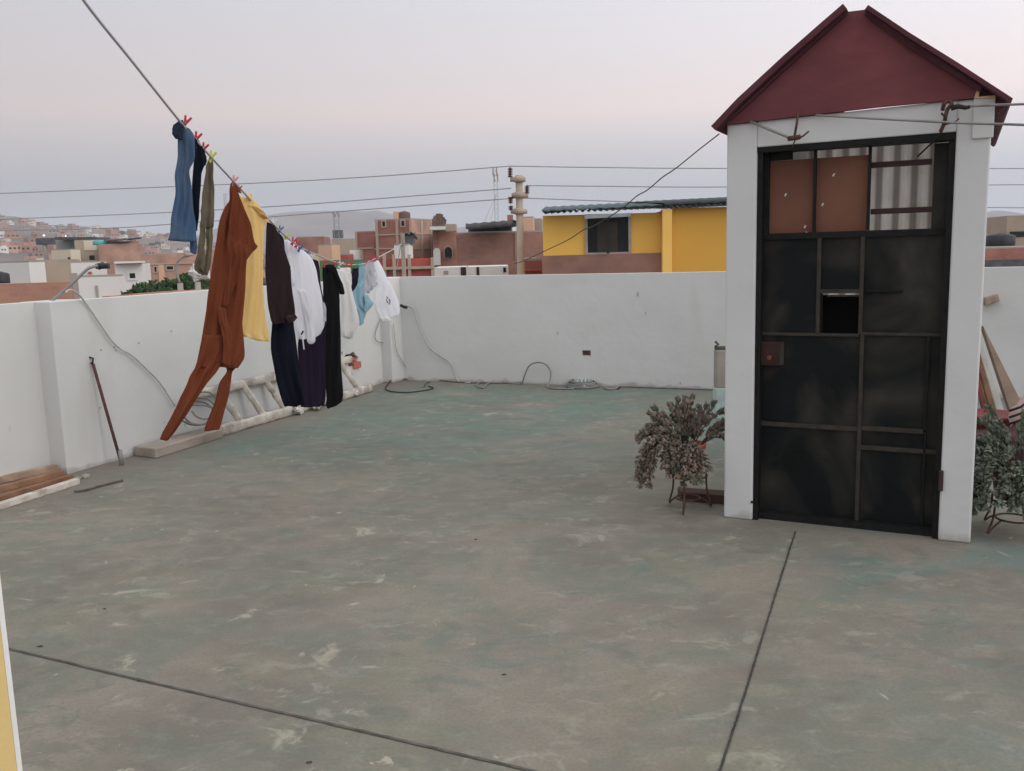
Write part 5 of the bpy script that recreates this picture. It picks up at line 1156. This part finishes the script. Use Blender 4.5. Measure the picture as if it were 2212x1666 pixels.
#@@PART5
# ================================================================== LAND
def prof(x):
    P=[(-900,40),(-300,70),(0,92),(88,84),(154,76),(220,68),(309,57),(366,53),(430,46),(500,30),(580,12),(640,0),(2700,0)]
    for (a,b),(c,d) in zip(P,P[1:]):
        if a<=x<=c: return b+(d-b)*(x-a)/(c-a)
    return 0 if x>0 else 30
def prof2(x):
    P=[(-900,20),(300,30),(440,42),(500,60),(570,84),(600,87),(640,90),(690,93),(720,94),(760,90),(800,88),(830,92),(860,84),(920,70),(1000,52),(1100,45),(1300,30),(1700,20),(2050,42),(2140,50),(2212,44),(2700,30)]
    for (a,b),(c,d) in zip(P,P[1:]):
        if a<=x<=c: return b+(d-b)*(x-a)/(c-a)
    return 10
R1,R2=900.0,2400.0
def hgt(px,r):
    z=GZ+0.0
    e=prof(px); 
    if e>0 and r>200:
        t=min(1,(r-200)/(R1-200)); top=e/FPX*R1*math.cos(0)+8
        z=GZ+(top)*(t**1.15) if r<=R1 else GZ+top*max(0,1-(r-R1)/700)
        z+=noise.noise(Vector((px*.012,r*.004,0)))*top*.10*t
    e2=prof2(px)
    if r>1500:
        t=min(1,(r-1500)/(R2-1500)); t=t*t*(3-2*t); z2=GZ+(e2/FPX*R2+8)*t
        if r>R2: z2=GZ+(e2/FPX*R2+8)*max(0,1-(r-R2)/900)
        z2+=noise.noise(Vector((px*.01,r*.0025,5)))*t*14
        z=max(z,z2)
    return z
q=MB(); rs=[0.5,10,30,60,120,200]+[200+i*35 for i in range(1,21)]+[1000,1150,1300,1500]+[1500+i*75 for i in range(1,13)]+[2550,2800,3200,3700]
azs=[]; NA=300
for i in range(NA):
    az=-math.pi+2*math.pi*i/NA
    azs.append(az)
azs=sorted(set(azs+[math.atan((x-CX)/FPX) for x in range(-200,2500,9)]))
n=len(azs)
for r in rs:
    for az in azs:
        px=CX+FPX*math.tan(az) if abs(az)<1.2 else (2699 if az>0 else -899)
        px=max(-899,min(2699,px)); q.v.append(Vector((math.sin(az)*r,math.cos(az)*r,hgt(px,r))))
for i in range(len(rs)-1):
    for j in range(n): q.f.append((i*n+j,i*n+(j+1)%n,(i+1)*n+(j+1)%n,(i+1)*n+j))
q.f.append(tuple(range(n))[::-1])
M_land=mat('dusty_land',(.20,.165,.145),1,.18,.012,0,col2=(.15,.13,.12),thr=(.45,.6))
struct(obj('ground',q,M_land,loc=(0,0,0),smooth=True))
# houses on the hillside and in the plain: a few simple shapes, copied
variants=[]
cols=[('hill_brick',(.40,.24,.19)),('hill_brown',(.30,.20,.16)),('hill_grey',(.34,.31,.29)),('hill_cream',(.58,.52,.44)),('hill_white',(.66,.64,.61)),('hill_pink',(.46,.30,.25)),('hill_teal',(.22,.38,.37)),('hill_dark',(.12,.11,.11))]
nice={'hill_brick':'brick red','hill_brown':'brown','hill_grey':'grey','hill_cream':'cream','hill_white':'white','hill_pink':'pinkish','hill_teal':'teal','hill_dark':'dark'}
for ci,(cn,cc_) in enumerate(cols):
    for vv in range(2):
        q=MB(); w_,d_,h_=(1,1.2,1) if vv else (1.25,.9,1)
        q.aabb(-w_/2,w_/2,-d_/2,d_/2,-1.2,h_); 
        if vv: q.aabb(-w_/2+.02,.05,-d_/2+.1,d_/2-.1,h_+.001,h_*1.55)
        else: q.aabb(.1,w_/2-.05,-.2,.3,h_+.001,h_*1.3)
        k=len(q.f)
        for wx in (-.3,.02,.3):
            q.aabb(wx-.07,wx+.07,-d_/2-.012,-d_/2-.001,.35,.65)
        me=bpy.data.meshes.new('far_house'); me.from_pydata([tuple(v) for v in q.v],[],q.f)
        me.materials.append(mat(cn,cc_,.95,.1,.5,0)); me.materials.append(M_pane)
        for i,p in enumerate(me.polygons): p.material_index=1 if i>=k else 0
        variants.append((cn,me))
rnd=random.Random(21); placed=0
def far(px,r,s,grp,lab):
    global placed
    az=math.atan((px-CX)/FPX); cn,me=rnd.choices(variants,weights=[5,5,4,4,3,3,3,3,2,2,4,4,.5,.5,1,1])[0]
    o=bpy.data.objects.new('far_house',me); COL.objects.link(o); rr_=r/math.cos(az) if False else r
    o.location=(math.sin(az)*rr_,math.cos(az)*rr_,hgt(max(-899,min(2699,px)),rr_)); o.scale=(s*rnd.uniform(.8,1.5),s*rnd.uniform(.8,1.5),s*rnd.uniform(.38,.6)); o.rotation_euler=(0,0,-az+rnd.uniform(-.5,.5))
    tag(o,lab%nice[cn],'house',grp+' '+nice[cn]); placed+=1
for i in range(200):
    px=rnd.uniform(-20,600)**1.0; r=rnd.uniform(260,890); 
    if prof(px)<8: r=min(r,500)
    far(px,r,rnd.uniform(3.2,5.2),'houses scattered over the left hillside,','tiny %s house among the many on the left hillside')
for i in range(62):
    px=rnd.uniform(380,1000); r=rnd.uniform(130,600)
    s=rnd.uniform(4.5,6.2); far(px,r,s,'low houses of the town before the mountain,','small %s house in the crowded town below the mountain')
for i in range(24):
    px=rnd.uniform(0,420); r=rnd.uniform(120,260); far(px,r,rnd.uniform(4,5.5),'low houses at the foot of the left hillside,','small %s house at the foot of the left hillside')
for i in range(10):
    px=rnd.uniform(2110,2290); r=rnd.uniform(110,500); far(px,r,rnd.uniform(6,8),'low houses right of the stair house,','small %s house in the distance right of the stair house')
# street lamps already lit on the hill
M_lit=bpy.data.materials.new('lit_lamp'); M_lit.use_nodes=True; b_=M_lit.node_tree.nodes['Principled BSDF']; b_.inputs['Emission Color'].default_value=(1,.88,.7,1); b_.inputs['Emission Strength'].default_value=2.0
for i,(x,y,Y,w_) in enumerate(((15,500,640,'leftmost lit street lamp on the left hillside'),(64,504,600,'second lit street lamp from the left on the hillside'),(95,510,520,'lit street lamp above the dark box on a post'),(141,511,520,'lit street lamp above the teal upper floor'))):
    a=at(x,y,Y); t=thing('street_lamp',w_,'street lamp',(a.x,a.y,a.z-8),'lit street lamps far away'); q=MB(); q.tube([a-Z*8,a],.15,6); obj('pole',q,M_gray,t)
    q=MB(); ell(q,a+Z*.3,.6,.6,.4,10,6); obj('lamp',q,M_lit,t,True)
# ---- evening haze
q=MB(); q.aabb(-3900,3900,-3900,3900,GZ-1.5,160)
hz=obj('haze',q,mat('haze_tmp',(.5,.5,.5)),loc=(0,0,0)); hm=bpy.data.materials.new('haze'); hm.use_nodes=True; n_=hm.node_tree; n_.nodes.clear()
pv=n_.nodes.new('ShaderNodeVolumePrincipled'); pv.inputs['Color'].default_value=(.84,.90,1.0,1); pv.inputs['Density'].default_value=.00026; pv.inputs['Anisotropy'].default_value=0
ou=n_.nodes.new('ShaderNodeOutputMaterial'); n_.links.new(pv.outputs[0],ou.inputs['Volume']); hz.data.materials.clear(); hz.data.materials.append(hm); hz['kind']='stuff'
